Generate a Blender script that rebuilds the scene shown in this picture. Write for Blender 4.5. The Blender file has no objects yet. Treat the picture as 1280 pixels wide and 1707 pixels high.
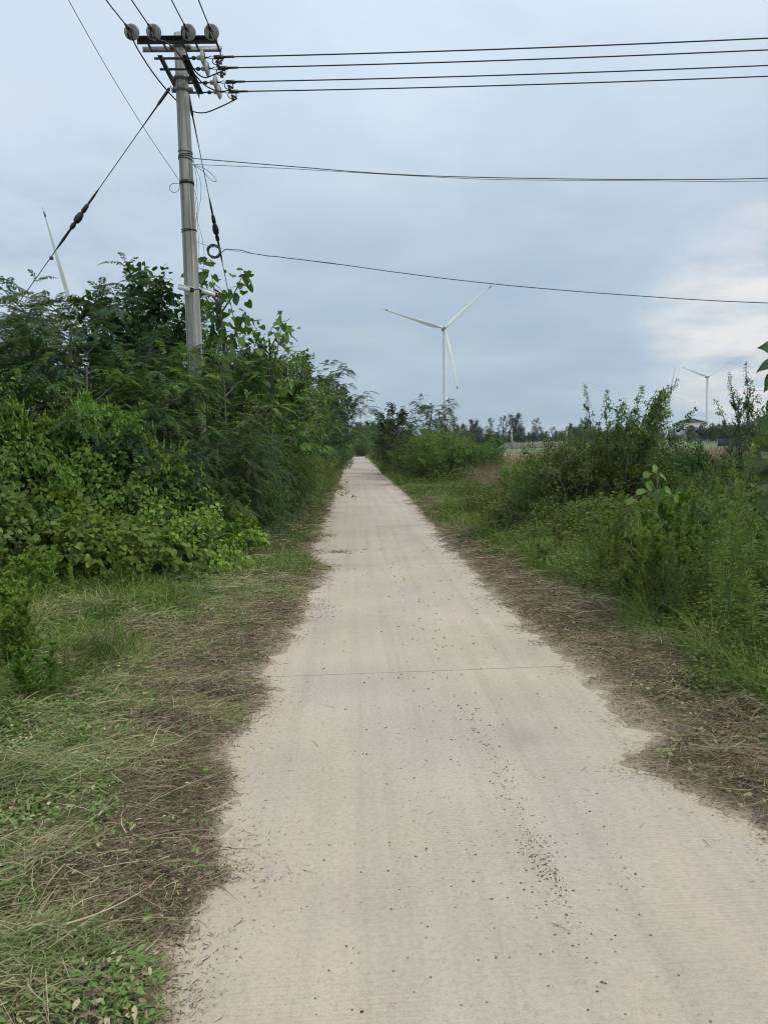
import bpy, math, random
import numpy as np
from mathutils import Vector
rng = np.random.default_rng(7)
random.seed(7)
sc = bpy.context.scene
COL = sc.collection
PI = math.pi

# ------------------------------------------------------------------ camera
F_, CH = 1282.0, 1.65                       # focal length in photo pixels, eye height
ROLL = math.radians(1.5)
_u, _v = 592 - 640, 853.5 - 742
_u1 = _u*math.cos(ROLL) + _v*math.sin(ROLL); _v1 = -_u*math.sin(ROLL) + _v*math.cos(ROLL)
PITCH = math.atan(_v1/F_); YAW = math.atan(-_u1*math.cos(PITCH)/F_)
R0 = np.array([math.cos(YAW), -math.sin(YAW), 0.])
FW = np.array([math.sin(YAW)*math.cos(PITCH), math.cos(YAW)*math.cos(PITCH), -math.sin(PITCH)])
U0 = np.cross(R0, FW)
XC = math.cos(ROLL)*R0 - math.sin(ROLL)*U0
YC = math.sin(ROLL)*R0 + math.cos(ROLL)*U0
def at(x, y, Y):
    d = (x-640)*XC + (853.5-y)*YC + F_*FW
    return np.array([0, 0, CH]) + d*(Y/d[1])
def gnd(x, y, z=0.0):
    d = (x-640)*XC + (853.5-y)*YC + F_*FW
    return np.array([0, 0, CH]) + d*((z-CH)/d[2])
cam = bpy.data.cameras.new('camera'); camo = bpy.data.objects.new('camera', cam); COL.objects.link(camo)
from mathutils import Matrix
M = Matrix(((XC[0], YC[0], -FW[0], 0), (XC[1], YC[1], -FW[1], 0), (XC[2], YC[2], -FW[2], CH), (0, 0, 0, 1)))
camo.matrix_world = M
cam.sensor_fit = 'VERTICAL'; cam.sensor_height = 34.6; cam.lens = 34.6*F_/1707
cam.clip_start = 0.05; cam.clip_end = 9000
sc.camera = camo
sc.view_settings.view_transform = 'Standard'; sc.view_settings.look = 'None'
sc.view_settings.exposure = 0.27; sc.view_settings.gamma = 1.0
sc.cycles.max_bounces = 6; sc.cycles.diffuse_bounces = 3; sc.cycles.transmission_bounces = 3
sc.cycles.glossy_bounces = 2; sc.cycles.volume_bounces = 0
sc.cycles.use_denoising = True; sc.cycles.filter_width = 1.1

# ------------------------------------------------------------------ world and sun
SUN_EL, SUN_AZ = math.radians(50), math.radians(112)      # azimuth clockwise from +Y
w = bpy.data.worlds.new('World'); sc.world = w; w.use_nodes = True
nt = w.node_tree; nt.nodes.clear()
def N(nt, t, **k):
    n = nt.nodes.new(t)
    for a, b in k.items():
        if a.startswith('i_'): n.inputs[a[2:].replace('_', ' ')].default_value = b
        else: setattr(n, a, b)
    return n
def ramp(nt, stops, fac=None):
    n = nt.nodes.new('ShaderNodeValToRGB'); e = n.color_ramp.elements
    e[0].position = stops[0][0]; e[0].color = (*stops[0][1], 1)
    e[1].position = stops[-1][0]; e[1].color = (*stops[-1][1], 1)
    for p, c in stops[1:-1]:
        q = e.new(p); q.color = (*c, 1)
    if fac is not None: nt.links.new(fac, n.inputs[0])
    return n
def math_(nt, op, a, b=None, clamp=False):
    n = nt.nodes.new('ShaderNodeMath'); n.operation = op; n.use_clamp = clamp
    for i, v in enumerate((a, b)):
        if v is None: continue
        if isinstance(v, (int, float)): n.inputs[i].default_value = v
        else: nt.links.new(v, n.inputs[i])
    return n.outputs[0]
def mix(nt, f, a, b, mode='MIX'):
    n = nt.nodes.new('ShaderNodeMix'); n.data_type = 'RGBA'; n.blend_type = mode
    for i, v in ((0, f), (6, a), (7, b)):
        if isinstance(v, (int, float)): n.inputs[i].default_value = v
        elif isinstance(v, tuple): n.inputs[i].default_value = (*v, 1)
        else: nt.links.new(v, n.inputs[i])
    return n.outputs[2]
L = nt.links.new
sky = N(nt, 'ShaderNodeTexSky', sky_type='NISHITA', sun_disc=False, sun_elevation=SUN_EL, sun_rotation=SUN_AZ,
        air_density=1.2, dust_density=2.0)
bg1 = N(nt, 'ShaderNodeBackground'); bg1.inputs[1].default_value = 0.10; L(sky.outputs[0], bg1.inputs[0])
tc = N(nt, 'ShaderNodeTexCoord'); sep = N(nt, 'ShaderNodeSeparateXYZ'); L(tc.outputs['Generated'], sep.inputs[0])
zz = math_(nt, 'MAXIMUM', sep.outputs[2], 0.0)
den = math_(nt, 'ADD', zz, 0.16)
cx = math_(nt, 'DIVIDE', sep.outputs[0], den); cy = math_(nt, 'DIVIDE', sep.outputs[1], den)
cmb = N(nt, 'ShaderNodeCombineXYZ'); L(cx, cmb.inputs[0]); L(cy, cmb.inputs[1])
no = N(nt, 'ShaderNodeTexNoise'); no.inputs['Scale'].default_value = 0.75; no.inputs['Detail'].default_value = 5; no.inputs['Roughness'].default_value = 0.5
no.inputs['Distortion'].default_value = 0.3
L(cmb.outputs[0], no.inputs['Vector'])
no2 = N(nt, 'ShaderNodeTexNoise'); no2.inputs['Scale'].default_value = 2.3; no2.inputs['Detail'].default_value = 6; no2.inputs['Roughness'].default_value = 0.55
L(cmb.outputs[0], no2.inputs['Vector'])
# overcast: brighter towards the zenith, as a real overcast sky is
grad = ramp(nt, [(0.0, (0.37, 0.49, 0.585)), (0.12, (0.365, 0.475, 0.585)), (0.25, (0.42, 0.525, 0.635)), (0.42, (0.56, 0.68, 0.80)), (1.0, (1.12, 1.16, 1.20))], zz)
cl = ramp(nt, [(0.36, (0.86, 0.89, 0.93)), (0.48, (0.96, 0.965, .97)), (0.62, (1.17, 1.12, 1.05))], math_(nt, 'ADD', math_(nt, 'MULTIPLY', no.outputs[0], 0.72), math_(nt, 'MULTIPLY', no2.outputs[0], 0.28)))
c0 = mix(nt, 1.0, grad.outputs[0], cl.outputs[0], 'MULTIPLY')
# thin bright break in the cloud, right of the view, where the sun stands behind it
def glow(dirv, lo, hi, col, amount, src):
    vm = N(nt, 'ShaderNodeVectorMath', operation='DOT_PRODUCT'); L(tc.outputs['Generated'], vm.inputs[0])
    v = Vector(dirv).normalized(); vm.inputs[1].default_value = v
    mr = N(nt, 'ShaderNodeMapRange', interpolation_type='SMOOTHSTEP'); L(vm.outputs['Value'], mr.inputs[0])
    mr.inputs[1].default_value = lo; mr.inputs[2].default_value = hi
    f = math_(nt, 'MULTIPLY', mr.outputs[0], amount)
    f = math_(nt, 'MULTIPLY', f, math_(nt, 'ADD', math_(nt, 'MULTIPLY', no2.outputs[0], 3.4), -1.05), True)
    return mix(nt, f, src, col)
gd = at(1330, 230, 10) - np.array([0, 0, CH]); c1 = glow(gd, 0.93, 1.0, (0.58, 0.65, 0.71), 0.35, c0)
gd = at(1300, 560, 10) - np.array([0, 0, CH]); c1 = glow(gd, 0.985, 1.0, (0.78, 0.77, 0.75), 1.1, c1)
gd = at(-60, 130, 10) - np.array([0, 0, CH]); c1 = glow(gd, 0.94, 1.0, (0.60, 0.68, 0.76), 0.8, c1)
bg2 = N(nt, 'ShaderNodeBackground'); L(c1, bg2.inputs[0]); bg2.inputs[1].default_value = 1.0
ms = N(nt, 'ShaderNodeMixShader'); ms.inputs[0].default_value = 0.93
L(bg1.outputs[0], ms.inputs[1]); L(bg2.outputs[0], ms.inputs[2])
ow = N(nt, 'ShaderNodeOutputWorld'); L(ms.outputs[0], ow.inputs[0])
sl = bpy.data.lights.new('sun', 'SUN'); sl.energy = 1.5; sl.angle = math.radians(12); sl.color = (1.0, 0.93, 0.82)
so = bpy.data.objects.new('sun', sl); COL.objects.link(so)
sd = Vector((math.sin(SUN_AZ)*math.cos(SUN_EL), math.cos(SUN_AZ)*math.cos(SUN_EL), math.sin(SUN_EL)))
so.rotation_euler = sd.to_track_quat('Z', 'Y').to_euler(); so.location = (20, 10, 40)

# ------------------------------------------------------------------ numpy helpers
def vn(x, y, seed=0, scale=1.0):
    """smooth value noise in 0..1"""
    x = np.asarray(x, float)*scale + seed*17.3; y = np.asarray(y, float)*scale + seed*9.1
    xi = np.floor(x).astype(np.int64); yi = np.floor(y).astype(np.int64)
    fx = x-xi; fy = y-yi; fx = fx*fx*(3-2*fx); fy = fy*fy*(3-2*fy)
    def h(a, b):
        n = (a*374761393 + b*668265263 + seed*1442695041) & 0x7fffffff
        n = ((n ^ (n >> 13))*1274126177) & 0x7fffffff
        return ((n ^ (n >> 16)) & 0xffff)/65535.0
    return (h(xi, yi)*(1-fx)+h(xi+1, yi)*fx)*(1-fy) + (h(xi, yi+1)*(1-fx)+h(xi+1, yi+1)*fx)*fy
def fbm(x, y, seed=0, scale=1.0, o=4):
    s = 0; a = 0.5; t = 0
    for k in range(o):
        s = s + a*vn(x, y, seed+k, scale*2**k); t += a; a *= 0.5
    return s/t
def unit(v):
    return v/np.maximum(np.linalg.norm(v, axis=-1, keepdims=True), 1e-9)

class MB:
    """gathers quads with one value per vertex (leaf tint) and builds ONE mesh"""
    def __init__(s): s.V = []; s.Q = []; s.C = []; s.n = 0
    def add(s, V, Q, C):
        V = np.asarray(V, float).reshape(-1, 3); Q = np.asarray(Q, np.int64).reshape(-1, 4)
        s.V.append(V); s.Q.append(Q+s.n); s.C.append(np.broadcast_to(np.asarray(C, float), (len(V),))); s.n += len(V)
    def mesh(s, name, mat, smooth=False):
        V = np.concatenate(s.V); Q = np.concatenate(s.Q); C = np.concatenate(s.C)
        me = bpy.data.meshes.new(name)
        me.vertices.add(len(V)); me.vertices.foreach_set('co', V.ravel().astype(np.float32))
        me.loops.add(len(Q)*4); me.loops.foreach_set('vertex_index', Q.ravel().astype(np.int32))
        me.polygons.add(len(Q)); me.polygons.foreach_set('loop_start', np.arange(0, len(Q)*4, 4, dtype=np.int32))
        if smooth: me.polygons.foreach_set('use_smooth', np.ones(len(Q), bool))
        me.update(calc_edges=True)
        a = me.attributes.new('lc', 'FLOAT', 'POINT'); a.data.foreach_set('value', C.astype(np.float32))
        me.materials.append(mat)
        return me

T_DIA = (np.array([(0, 0, 0), (-.5, .45, .10), (0, 1, -.06), (.5, .45, .10)]), [(0, 1, 2, 3)])
T_OVAL = (np.array([(0, 0, 0), (-.42, .25, .07), (-.40, .68, .03), (0, 1, -.12), (.40, .68, .03), (.42, .25, .07)]), [(0, 1, 2, 3), (0, 3, 4, 5)])
T_HEART = (np.array([(0, 0, 0), (-.32, -.13, .06), (-.54, .16, .05), (-.36, .62, 0), (0, 1, -.10), (.36, .62, 0), (.54, .16, .05), (.32, -.13, .06)]),
           [(0, 1, 2, 3), (0, 3, 4, 5), (0, 5, 6, 7)])
T_NARROW = (np.array([(0, 0, 0), (-.5, .35, .04), (-.35, .7, -.02), (0, 1, -.12), (.35, .7, -.02), (.5, .35, .04)]), [(0, 1, 2, 3), (0, 3, 4, 5)])
def stamp(mb, T, base, dr, nr, Ln, Wd, C):
    """n leaves from template T"""
    V, Q = T; n = len(base)
    if n == 0: return
    dr = unit(dr); side = unit(np.cross(dr, nr)); nr = np.cross(side, dr)
    Ln = np.broadcast_to(Ln, (n,))[:, None, None]; Wd = np.broadcast_to(Wd, (n,))[:, None, None]
    P = base[:, None, :] + V[None, :, 0:1]*Wd*side[:, None, :] + V[None, :, 1:2]*Ln*dr[:, None, :] + V[None, :, 2:3]*Ln*nr[:, None, :]
    k = len(V)
    q = (np.array(Q)[None] + (np.arange(n)*k)[:, None, None])
    mb.add(P, q, np.repeat(np.broadcast_to(C, (n,)), k))
def blades(mb, base, dr, bend, Ln, Wd, C, seg=3, side=None):
    """n curved strips (grass, straw, stems): base + dr*s*L + bend*s^2*L"""
    n = len(base); s = np.linspace(0, 1, seg+1)
    Ln = np.broadcast_to(Ln, (n,)); Wd = np.broadcast_to(Wd, (n,))
    P = base[:, None] + dr[:, None]*(s[None, :, None]*Ln[:, None, None]) + bend[:, None]*((s**2)[None, :, None]*Ln[:, None, None])
    if side is None: side = unit(np.cross(dr+bend*.5, rng.normal(size=(n, 3))))
    wv = (1-s**2.2*0.85)[None, :, None]*Wd[:, None, None]*0.5
    A = P - side[:, None]*wv; B = P + side[:, None]*wv
    V = np.stack([A, B], 2).reshape(n, -1, 3)
    q0 = np.array([(2*i, 2*i+1, 2*i+3, 2*i+2) for i in range(seg)])
    q = q0[None] + (np.arange(n)*(2*(seg+1)))[:, None, None]
    mb.add(V, q, np.repeat(np.broadcast_to(C, (n,)), 2*(seg+1)))
def tube(mb, P, R, C=0.5, sides=6, cap=True):
    P = np.asarray(P, float); n = len(P); R = np.broadcast_to(R, (n,))
    d = unit(np.gradient(P, axis=0))
    ref = np.array([0, 0, 1.0]) if abs(d[0][2]) < .9 else np.array([1.0, 0, 0])
    a = unit(np.cross(d, ref)); b = np.cross(d, a)
    th = np.linspace(0, 2*PI, sides, endpoint=False)
    ring = P[:, None] + R[:, None, None]*(a[:, None]*np.cos(th)[None, :, None] + b[:, None]*np.sin(th)[None, :, None])
    q = [(i*sides+j, i*sides+(j+1) % sides, (i+1)*sides+(j+1) % sides, (i+1)*sides+j) for i in range(n-1) for j in range(sides)]
    V = ring.reshape(-1, 3)
    if cap:
        V = np.vstack([V, P[0], P[-1]]); m = n*sides
        for j in range(0, sides, 2):
            q.append((m, (j+2) % sides, j+1, j)); o = (n-1)*sides
            q.append((m+1, o+j, o+j+1, o+(j+2) % sides))
    mb.add(V, q, C)
def box(mb, c, sx, sy, sz, ax=None, C=0.5):
    """box centred at c; ax = three axis vectors"""
    ax = np.eye(3) if ax is None else np.asarray(ax, float)
    V = []
    for k in (-.5, .5):
        for (i, j) in ((-.5, -.5), (.5, -.5), (.5, .5), (-.5, .5)):
            V.append(np.asarray(c, float) + ax[0]*i*sx + ax[1]*j*sy + ax[2]*k*sz)
    mb.add(V, [(3, 2, 1, 0), (4, 5, 6, 7), (0, 1, 5, 4), (1, 2, 6, 5), (2, 3, 7, 6), (3, 0, 4, 7)], C)
def bar(mb, a, b, wd, ht, C=0.5, up=(0, 0, 1)):
    a = np.asarray(a, float); b = np.asarray(b, float); d = unit(b-a); s = unit(np.cross(d, up)); u = np.cross(s, d)
    box(mb, (a+b)/2, np.linalg.norm(b-a), wd, ht, (d, s, u), C)
def angle_iron(mb, a, b, leg=.063, t=.007, flip=1, up=(0, 0, 1)):
    a = np.asarray(a, float); b = np.asarray(b, float); d = unit(b-a); s = unit(np.cross(d, up))*flip; u = np.asarray(up, float)
    bar(mb, a, b, t, leg, up=up)
    off = s*(leg/2+t*.1) + u*(leg/2+t*.4)
    bar(mb, a+off, b+off, leg, t, up=up)
def lathe(mb, prof, o, ax, C=0.5, sides=24):
    """prof: list of (along, radius)"""
    ax = unit(np.asarray(ax, float)); ref = np.array([0, 0, 1.]) if abs(ax[2]) < .9 else np.array([1., 0, 0])
    a = unit(np.cross(ax, ref)); b = np.cross(ax, a); th = np.linspace(0, 2*PI, sides, endpoint=False)
    pr_ = np.array(prof); n = len(pr_)
    V = np.asarray(o, float)[None, None] + ax*pr_[:, 0][:, None, None] + pr_[:, 1][:, None, None]*(a*np.cos(th)[None, :, None]+b*np.sin(th)[None, :, None])
    q = [(i*sides+j, i*sides+(j+1) % sides, (i+1)*sides+(j+1) % sides, (i+1)*sides+j) for i in range(n-1) for j in range(sides)]
    mb.add(V, q, C)

# ------------------------------------------------------------------ object helpers
def link(name, me, parent=None, loc=None):
    o = bpy.data.objects.new(name, me); COL.objects.link(o)
    if parent is not None: o.parent = parent
    if loc is not None: o.location = loc
    return o
def tag(o, label, cat, group=None):
    o['label'] = label; o['category'] = cat
    if group: o['group'] = group
    return o
def struct(name, me):
    o = link(name, me); o['kind'] = 'structure'; return o
def stuff(name, me, label, cat):
    o = link(name, me); o['kind'] = 'stuff'; o['label'] = label; o['category'] = cat; return o
def thing(name, loc, label, cat, group=None):
    o = link(name, None, None, loc); return tag(o, label, cat, group)

# ------------------------------------------------------------------ materials
def newmat(name):
    m = bpy.data.materials.new(name); m.use_nodes = True; nt = m.node_tree
    b = nt.nodes['Principled BSDF']; return m, nt, b
def plain(name, col, rough=.6, metal=0, noise=0.0, scale=8, bump=0.0):
    m, nt, b = newmat(name); b.inputs['Roughness'].default_value = rough; b.inputs['Metallic'].default_value = metal
    t = nt.nodes.new('ShaderNodeTexCoord'); n = nt.nodes.new('ShaderNodeTexNoise'); n.inputs['Scale'].default_value = scale; n.inputs['Detail'].default_value = 6
    nt.links.new(t.outputs['Object'], n.inputs['Vector'])
    c = np.array(col)
    r = ramp(nt, [(.3, tuple(c*(1-noise))), (.7, tuple(np.minimum(c*(1+noise), 1)))], n.outputs[0])
    nt.links.new(r.outputs[0], b.inputs['Base Color'])
    if bump:
        bp = nt.nodes.new('ShaderNodeBump'); bp.inputs['Strength'].default_value = bump; nt.links.new(n.outputs[0], bp.inputs['Height']); nt.links.new(bp.outputs[0], b.inputs['Normal'])
    return m
def leafmat(name, stops, trans=.28, rough=.55, spec=.22, vary=1.0):
    m, nt, b = newmat(name)
    at_ = nt.nodes.new('ShaderNodeAttribute'); at_.attribute_name = 'lc'
    r = ramp(nt, stops, at_.outputs['Fac'])
    oi = nt.nodes.new('ShaderNodeObjectInfo'); hs = nt.nodes.new('ShaderNodeHueSaturation'); nt.links.new(r.outputs[0], hs.inputs['Color'])
    nt.links.new(math_(nt, 'ADD', math_(nt, 'MULTIPLY', oi.outputs['Random'], vary*.036), .5-vary*.022), hs.inputs['Hue'])
    rr = math_(nt, 'FRACT', math_(nt, 'MULTIPLY', oi.outputs['Random'], 7.31)); nt.links.new(math_(nt, 'ADD', math_(nt, 'MULTIPLY', rr, vary*.6), 1-vary*.25), hs.inputs['Value'])
    class _O: outputs = [hs.outputs[0]]
    r = _O
    nt.links.new(r.outputs[0], b.inputs['Base Color']); b.inputs['Roughness'].default_value = rough
    b.inputs['Specular IOR Level'].default_value = spec
    if trans > 0:
        tr = nt.nodes.new('ShaderNodeBsdfTranslucent'); c = mix(nt, 1.0, r.outputs[0], (1.25, 1.35, .6), 'MULTIPLY'); nt.links.new(c, tr.inputs[0])
        mx = nt.nodes.new('ShaderNodeMixShader'); mx.inputs[0].default_value = trans
        nt.links.new(b.outputs[0], mx.inputs[1]); nt.links.new(tr.outputs[0], mx.inputs[2])
        nt.links.new(mx.outputs[0], nt.nodes['Material Output'].inputs[0])
    return m
LM = {
 'dark':  leafmat('leaf_dark_green', [(0, (0.035, 0.067, 0.025)), (.5, (0.061, 0.112, 0.036)), (.93, (0.105, 0.168, 0.047)), (1, (.18, .18, .04))]),
 'blue':  leafmat('leaf_blue_green', [(0, (.028, .058, .030)), (.5, (.046, .090, .042)), (.95, (.075, .128, .050)), (1, (.13, .15, .05))]),
 'mid':   leafmat('leaf_mid_green', [(0, (0.053, 0.100, 0.027)), (.5, (0.099, 0.168, 0.041)), (.93, (0.165, 0.250, 0.059)), (1, (.25, .23, .05))]),
 'vine':  leafmat('leaf_vine_green', [(0, (0.070, 0.122, 0.024)), (.5, (0.133, 0.226, 0.041)), (.93, (0.228, 0.336, 0.067)), (1, (.32, .30, .07))], .34),
 'olive': leafmat('leaf_olive_green', [(0, (.055, .075, .024)), (.5, (.105, .145, .044)), (.9, (.17, .22, .07)), (1, (.24, .15, .07))]),
 'weed':  leafmat('leaf_weed_green', [(0, (0.063, 0.112, 0.030)), (.5, (0.140, 0.217, 0.061)), (.93, (0.241, 0.323, 0.110)), (1, (.28, .25, .10))], .32),
 'far':   leafmat('leaf_far_green', [(0, (.026, .048, .022)), (.5, (.042, .072, .030)), (1, (.075, .108, .040))], .2),
}
LITTER = leafmat('cut_grass', [(0, (.060, .043, .030)), (.2, (.15, .11, .078)), (.38, (.29, .23, .16)), (.52, (.50, .43, .29)), (.62, (.33, .34, .18)), (.8, (.20, .26, .10)), (1, (.12, .22, .055))], .15, .7, .2, 0)
GRASS = leafmat('green_grass', [(0, (.060, .10, .025)), (.5, (.135, .205, .050)), (.85, (.23, .31, .09)), (1, (.46, .42, .24))], .3, .55, .25, 0)
STALK = leafmat('dry_stalk', [(0, (.11, .080, .060)), (.5, (.24, .18, .135)), (1, (.42, .33, .23))], .12, .8, .15, 0)
BARK = plain('bark', (.13, .11, .085), .9, 0, .4, 14, .4)
TWIGM = plain('green_stem', (.13, .15, .06), .8, 0, .3, 20)
STEEL = plain('galvanised_steel', (.20, .21, .22), .55, .7, .25, 30)
FLATR = plain('matt_dark_tile', (.045, .052, .058), 1.0, 0, .25, .8); FLATR.node_tree.nodes['Principled BSDF'].inputs['Specular IOR Level'].default_value = .05
DARKST = plain('weathered_steel', (.055, .058, .06), .6, .5, .3, 30)
WIREM = plain('black_wire', (.018, .018, .02), .5, 0, .2, 5)
WIREG = plain('grey_cable', (.10, .105, .11), .5, 0, .2, 5)
PORC = plain('porcelain', (.36, .36, .35), .35, 0, .15, 40)
TURB = plain('turbine_white', (.74, .76, .74), .45, 0, .04, .05)
TURBD = plain('turbine_hub_grey', (.16, .17, .20), .5, 0, .1, .5)
WHITEP = plain('white_plastic', (.78, .78, .76), .4, 0, .05, 20)
BLACKP = plain('black_plastic', (.02, .02, .022), .35, 0, .1, 20)

def concrete_pole_mat():
    m, nt, b = newmat('pole_concrete'); t = nt.nodes.new('ShaderNodeTexCoord')
    mp = nt.nodes.new('ShaderNodeMapping'); mp.inputs['Scale'].default_value = (14, 14, .7); nt.links.new(t.outputs['Object'], mp.inputs[0])
    n = nt.nodes.new('ShaderNodeTexNoise'); n.inputs['Scale'].default_value = 1; n.inputs['Detail'].default_value = 6; nt.links.new(mp.outputs[0], n.inputs['Vector'])
    n2 = nt.nodes.new('ShaderNodeTexNoise'); n2.inputs['Scale'].default_value = 60; n2.inputs['Detail'].default_value = 4; nt.links.new(t.outputs['Object'], n2.inputs['Vector'])
    r = ramp(nt, [(.32, (.19, .19, .165)), (.5, (.33, .335, .305)), (.66, (.47, .47, .44))], n.outputs[0])
    r2 = ramp(nt, [(.3, (.8, .8, .8)), (.7, (1.1, 1.1, 1.1))], n2.outputs[0])
    mp3 = nt.nodes.new('ShaderNodeMapping'); mp3.inputs['Scale'].default_value = (22, 22, .35); nt.links.new(t.outputs['Object'], mp3.inputs[0])
    n3 = nt.nodes.new('ShaderNodeTexNoise'); n3.inputs['Scale'].default_value = 1; n3.inputs['Detail'].default_value = 4; nt.links.new(mp3.outputs[0], n3.inputs['Vector'])
    st3 = ramp(nt, [(.55, (0, 0, 0)), (.68, (.8, .8, .8))], n3.outputs[0])
    base = mix(nt, st3.outputs[0], r.outputs[0], (.12, .10, .075))
    nt.links.new(mix(nt, 1.0, base, r2.outputs[0], 'MULTIPLY'), b.inputs['Base Color']); b.inputs['Roughness'].default_value = .85
    bp = nt.nodes.new('ShaderNodeBump'); bp.inputs['Strength'].default_value = .15; nt.links.new(n2.outputs[0], bp.inputs['Height']); nt.links.new(bp.outputs[0], b.inputs['Normal'])
    return m
POLEM = concrete_pole_mat()

# ------------------------------------------------------------------ ground, road, verges
LEFT_E = np.array([(2.0, -.60), (2.4, -.66), (2.8, -.52), (3.15, -.60), (3.5, -.72), (3.75, -.64), (4.3, -.74), (4.9, -.56), (5.2, -.58), (5.45, -.76), (6.2, -.64), (7.1, -.60), (8.2, -.50), (9.2, -.56), (10.4, -.42), (11.2, -.72), (12.4, -.78), (14, -.74), (18, -.74), (29, -.76), (65, -.84), (130, -.9)])
RIGHT_E = np.array([(2.0, 1.85), (2.9, 1.68), (3.4, 1.48), (3.72, 1.34), (3.9, 1.45), (4.1, 1.62), (4.7, 1.56), (5.2, 1.60), (5.45, 1.60), (6.35, 1.50), (8.2, 1.48), (11.5, 1.48), (16, 1.5), (23.4, 1.57), (35, 1.57), (63, 1.5), (130, 1.5)])
def ledge(y): return np.interp(y, LEFT_E[:, 0], LEFT_E[:, 1])
def redge(y): return np.interp(y, RIGHT_E[:, 0], RIGHT_E[:, 1])
def verge_z(x, y):
    """height of the soil beside the road; below 0 means the concrete shows"""
    x = np.asarray(x, float); y = np.asarray(y, float)
    d = np.where(x < .5, ledge(y)-x, x-redge(y))            # distance outwards from the clean edge
    n = (fbm(x, y, 3, 2.2, 4)-.5)*.34 + (fbm(x, y, 11, 8, 4)-.5)*.30
    dd = d + n
    z = np.where(dd > 0, .035*(1-np.exp(-dd*4)) + .03*np.clip(dd-.4, 0, 3), dd*.12)
    z = z + (fbm(x, y, 5, 6, 3)-.5)*.03*np.clip(dd*3, 0, 1) + .10*np.clip(fbm(x, y, 6, 2.6, 4)-.42, 0, 1)*np.clip(dd*2.2, 0, 1)*1.6
    return z
def grid(name, xs, ys, zf, mat, smooth=True, attr=None):
    X, Y = np.meshgrid(xs, ys); Z = zf(X, Y); nx, ny = len(xs), len(ys)
    mb = MB(); i = np.arange(nx-1)[None] + (np.arange(ny-1)*nx)[:, None]
    q = np.stack([i, i+1, i+1+nx, i+nx], -1)
    C = attr(X, Y).ravel() if attr is not None else .5
    mb.add(np.stack([X, Y, Z], -1), q, C); return mb.mesh(name, mat, smooth)

def ground_mat():
    m, nt, b = newmat('farmland'); t = nt.nodes.new('ShaderNodeTexCoord')
    n = nt.nodes.new('ShaderNodeTexNoise'); n.inputs['Scale'].default_value = .03; n.inputs['Detail'].default_value = 8; nt.links.new(t.outputs['Object'], n.inputs['Vector'])
    r = ramp(nt, [(.35, (.055, .085, .03)), (.5, (.09, .12, .045)), (.6, (.16, .15, .08))], n.outputs[0])
    nt.links.new(r.outputs[0], b.inputs['Base Color']); b.inputs['Roughness'].default_value = .95
    return m
def soil_mat():
    m, nt, b = newmat('verge_soil'); t = nt.nodes.new('ShaderNodeTexCoord')
    n = nt.nodes.new('ShaderNodeTexNoise'); n.inputs['Scale'].default_value = 9; n.inputs['Detail'].default_value = 10; n.inputs['Roughness'].default_value = .7; nt.links.new(t.outputs['Object'], n.inputs['Vector'])
    a = nt.nodes.new('ShaderNodeAttribute'); a.attribute_name = 'lc'
    r = ramp(nt, [(.36, (.085, .066, .048)), (.5, (.19, .152, .112)), (.62, (.36, .30, .22))], n.outputs[0])
    af = ramp(nt, [(.46, (0, 0, 0)), (.56, (1, 1, 1))], math_(nt, 'MULTIPLY', math_(nt, 'ADD', a.outputs['Fac'], n.outputs[0]), .5)).outputs[0]
    c = mix(nt, af, (.30, .25, .185), r.outputs[0])
    n2 = nt.nodes.new('ShaderNodeTexNoise'); n2.inputs['Scale'].default_value = 120; n2.inputs['Detail'].default_value = 4; nt.links.new(t.outputs['Object'], n2.inputs['Vector'])
    r2 = ramp(nt, [(.3, (.7, .7, .7)), (.7, (1.2, 1.2, 1.2))], n2.outputs[0])
    nt.links.new(mix(nt, 1.0, c, r2.outputs[0], 'MULTIPLY'), b.inputs['Base Color']); b.inputs['Roughness'].default_value = .95
    bp = nt.nodes.new('ShaderNodeBump'); bp.inputs['Strength'].default_value = .6; bp.inputs['Distance'].default_value = .02; nt.links.new(n.outputs[0], bp.inputs['Height']); nt.links.new(bp.outputs[0], b.inputs['Normal'])
    return m
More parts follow.
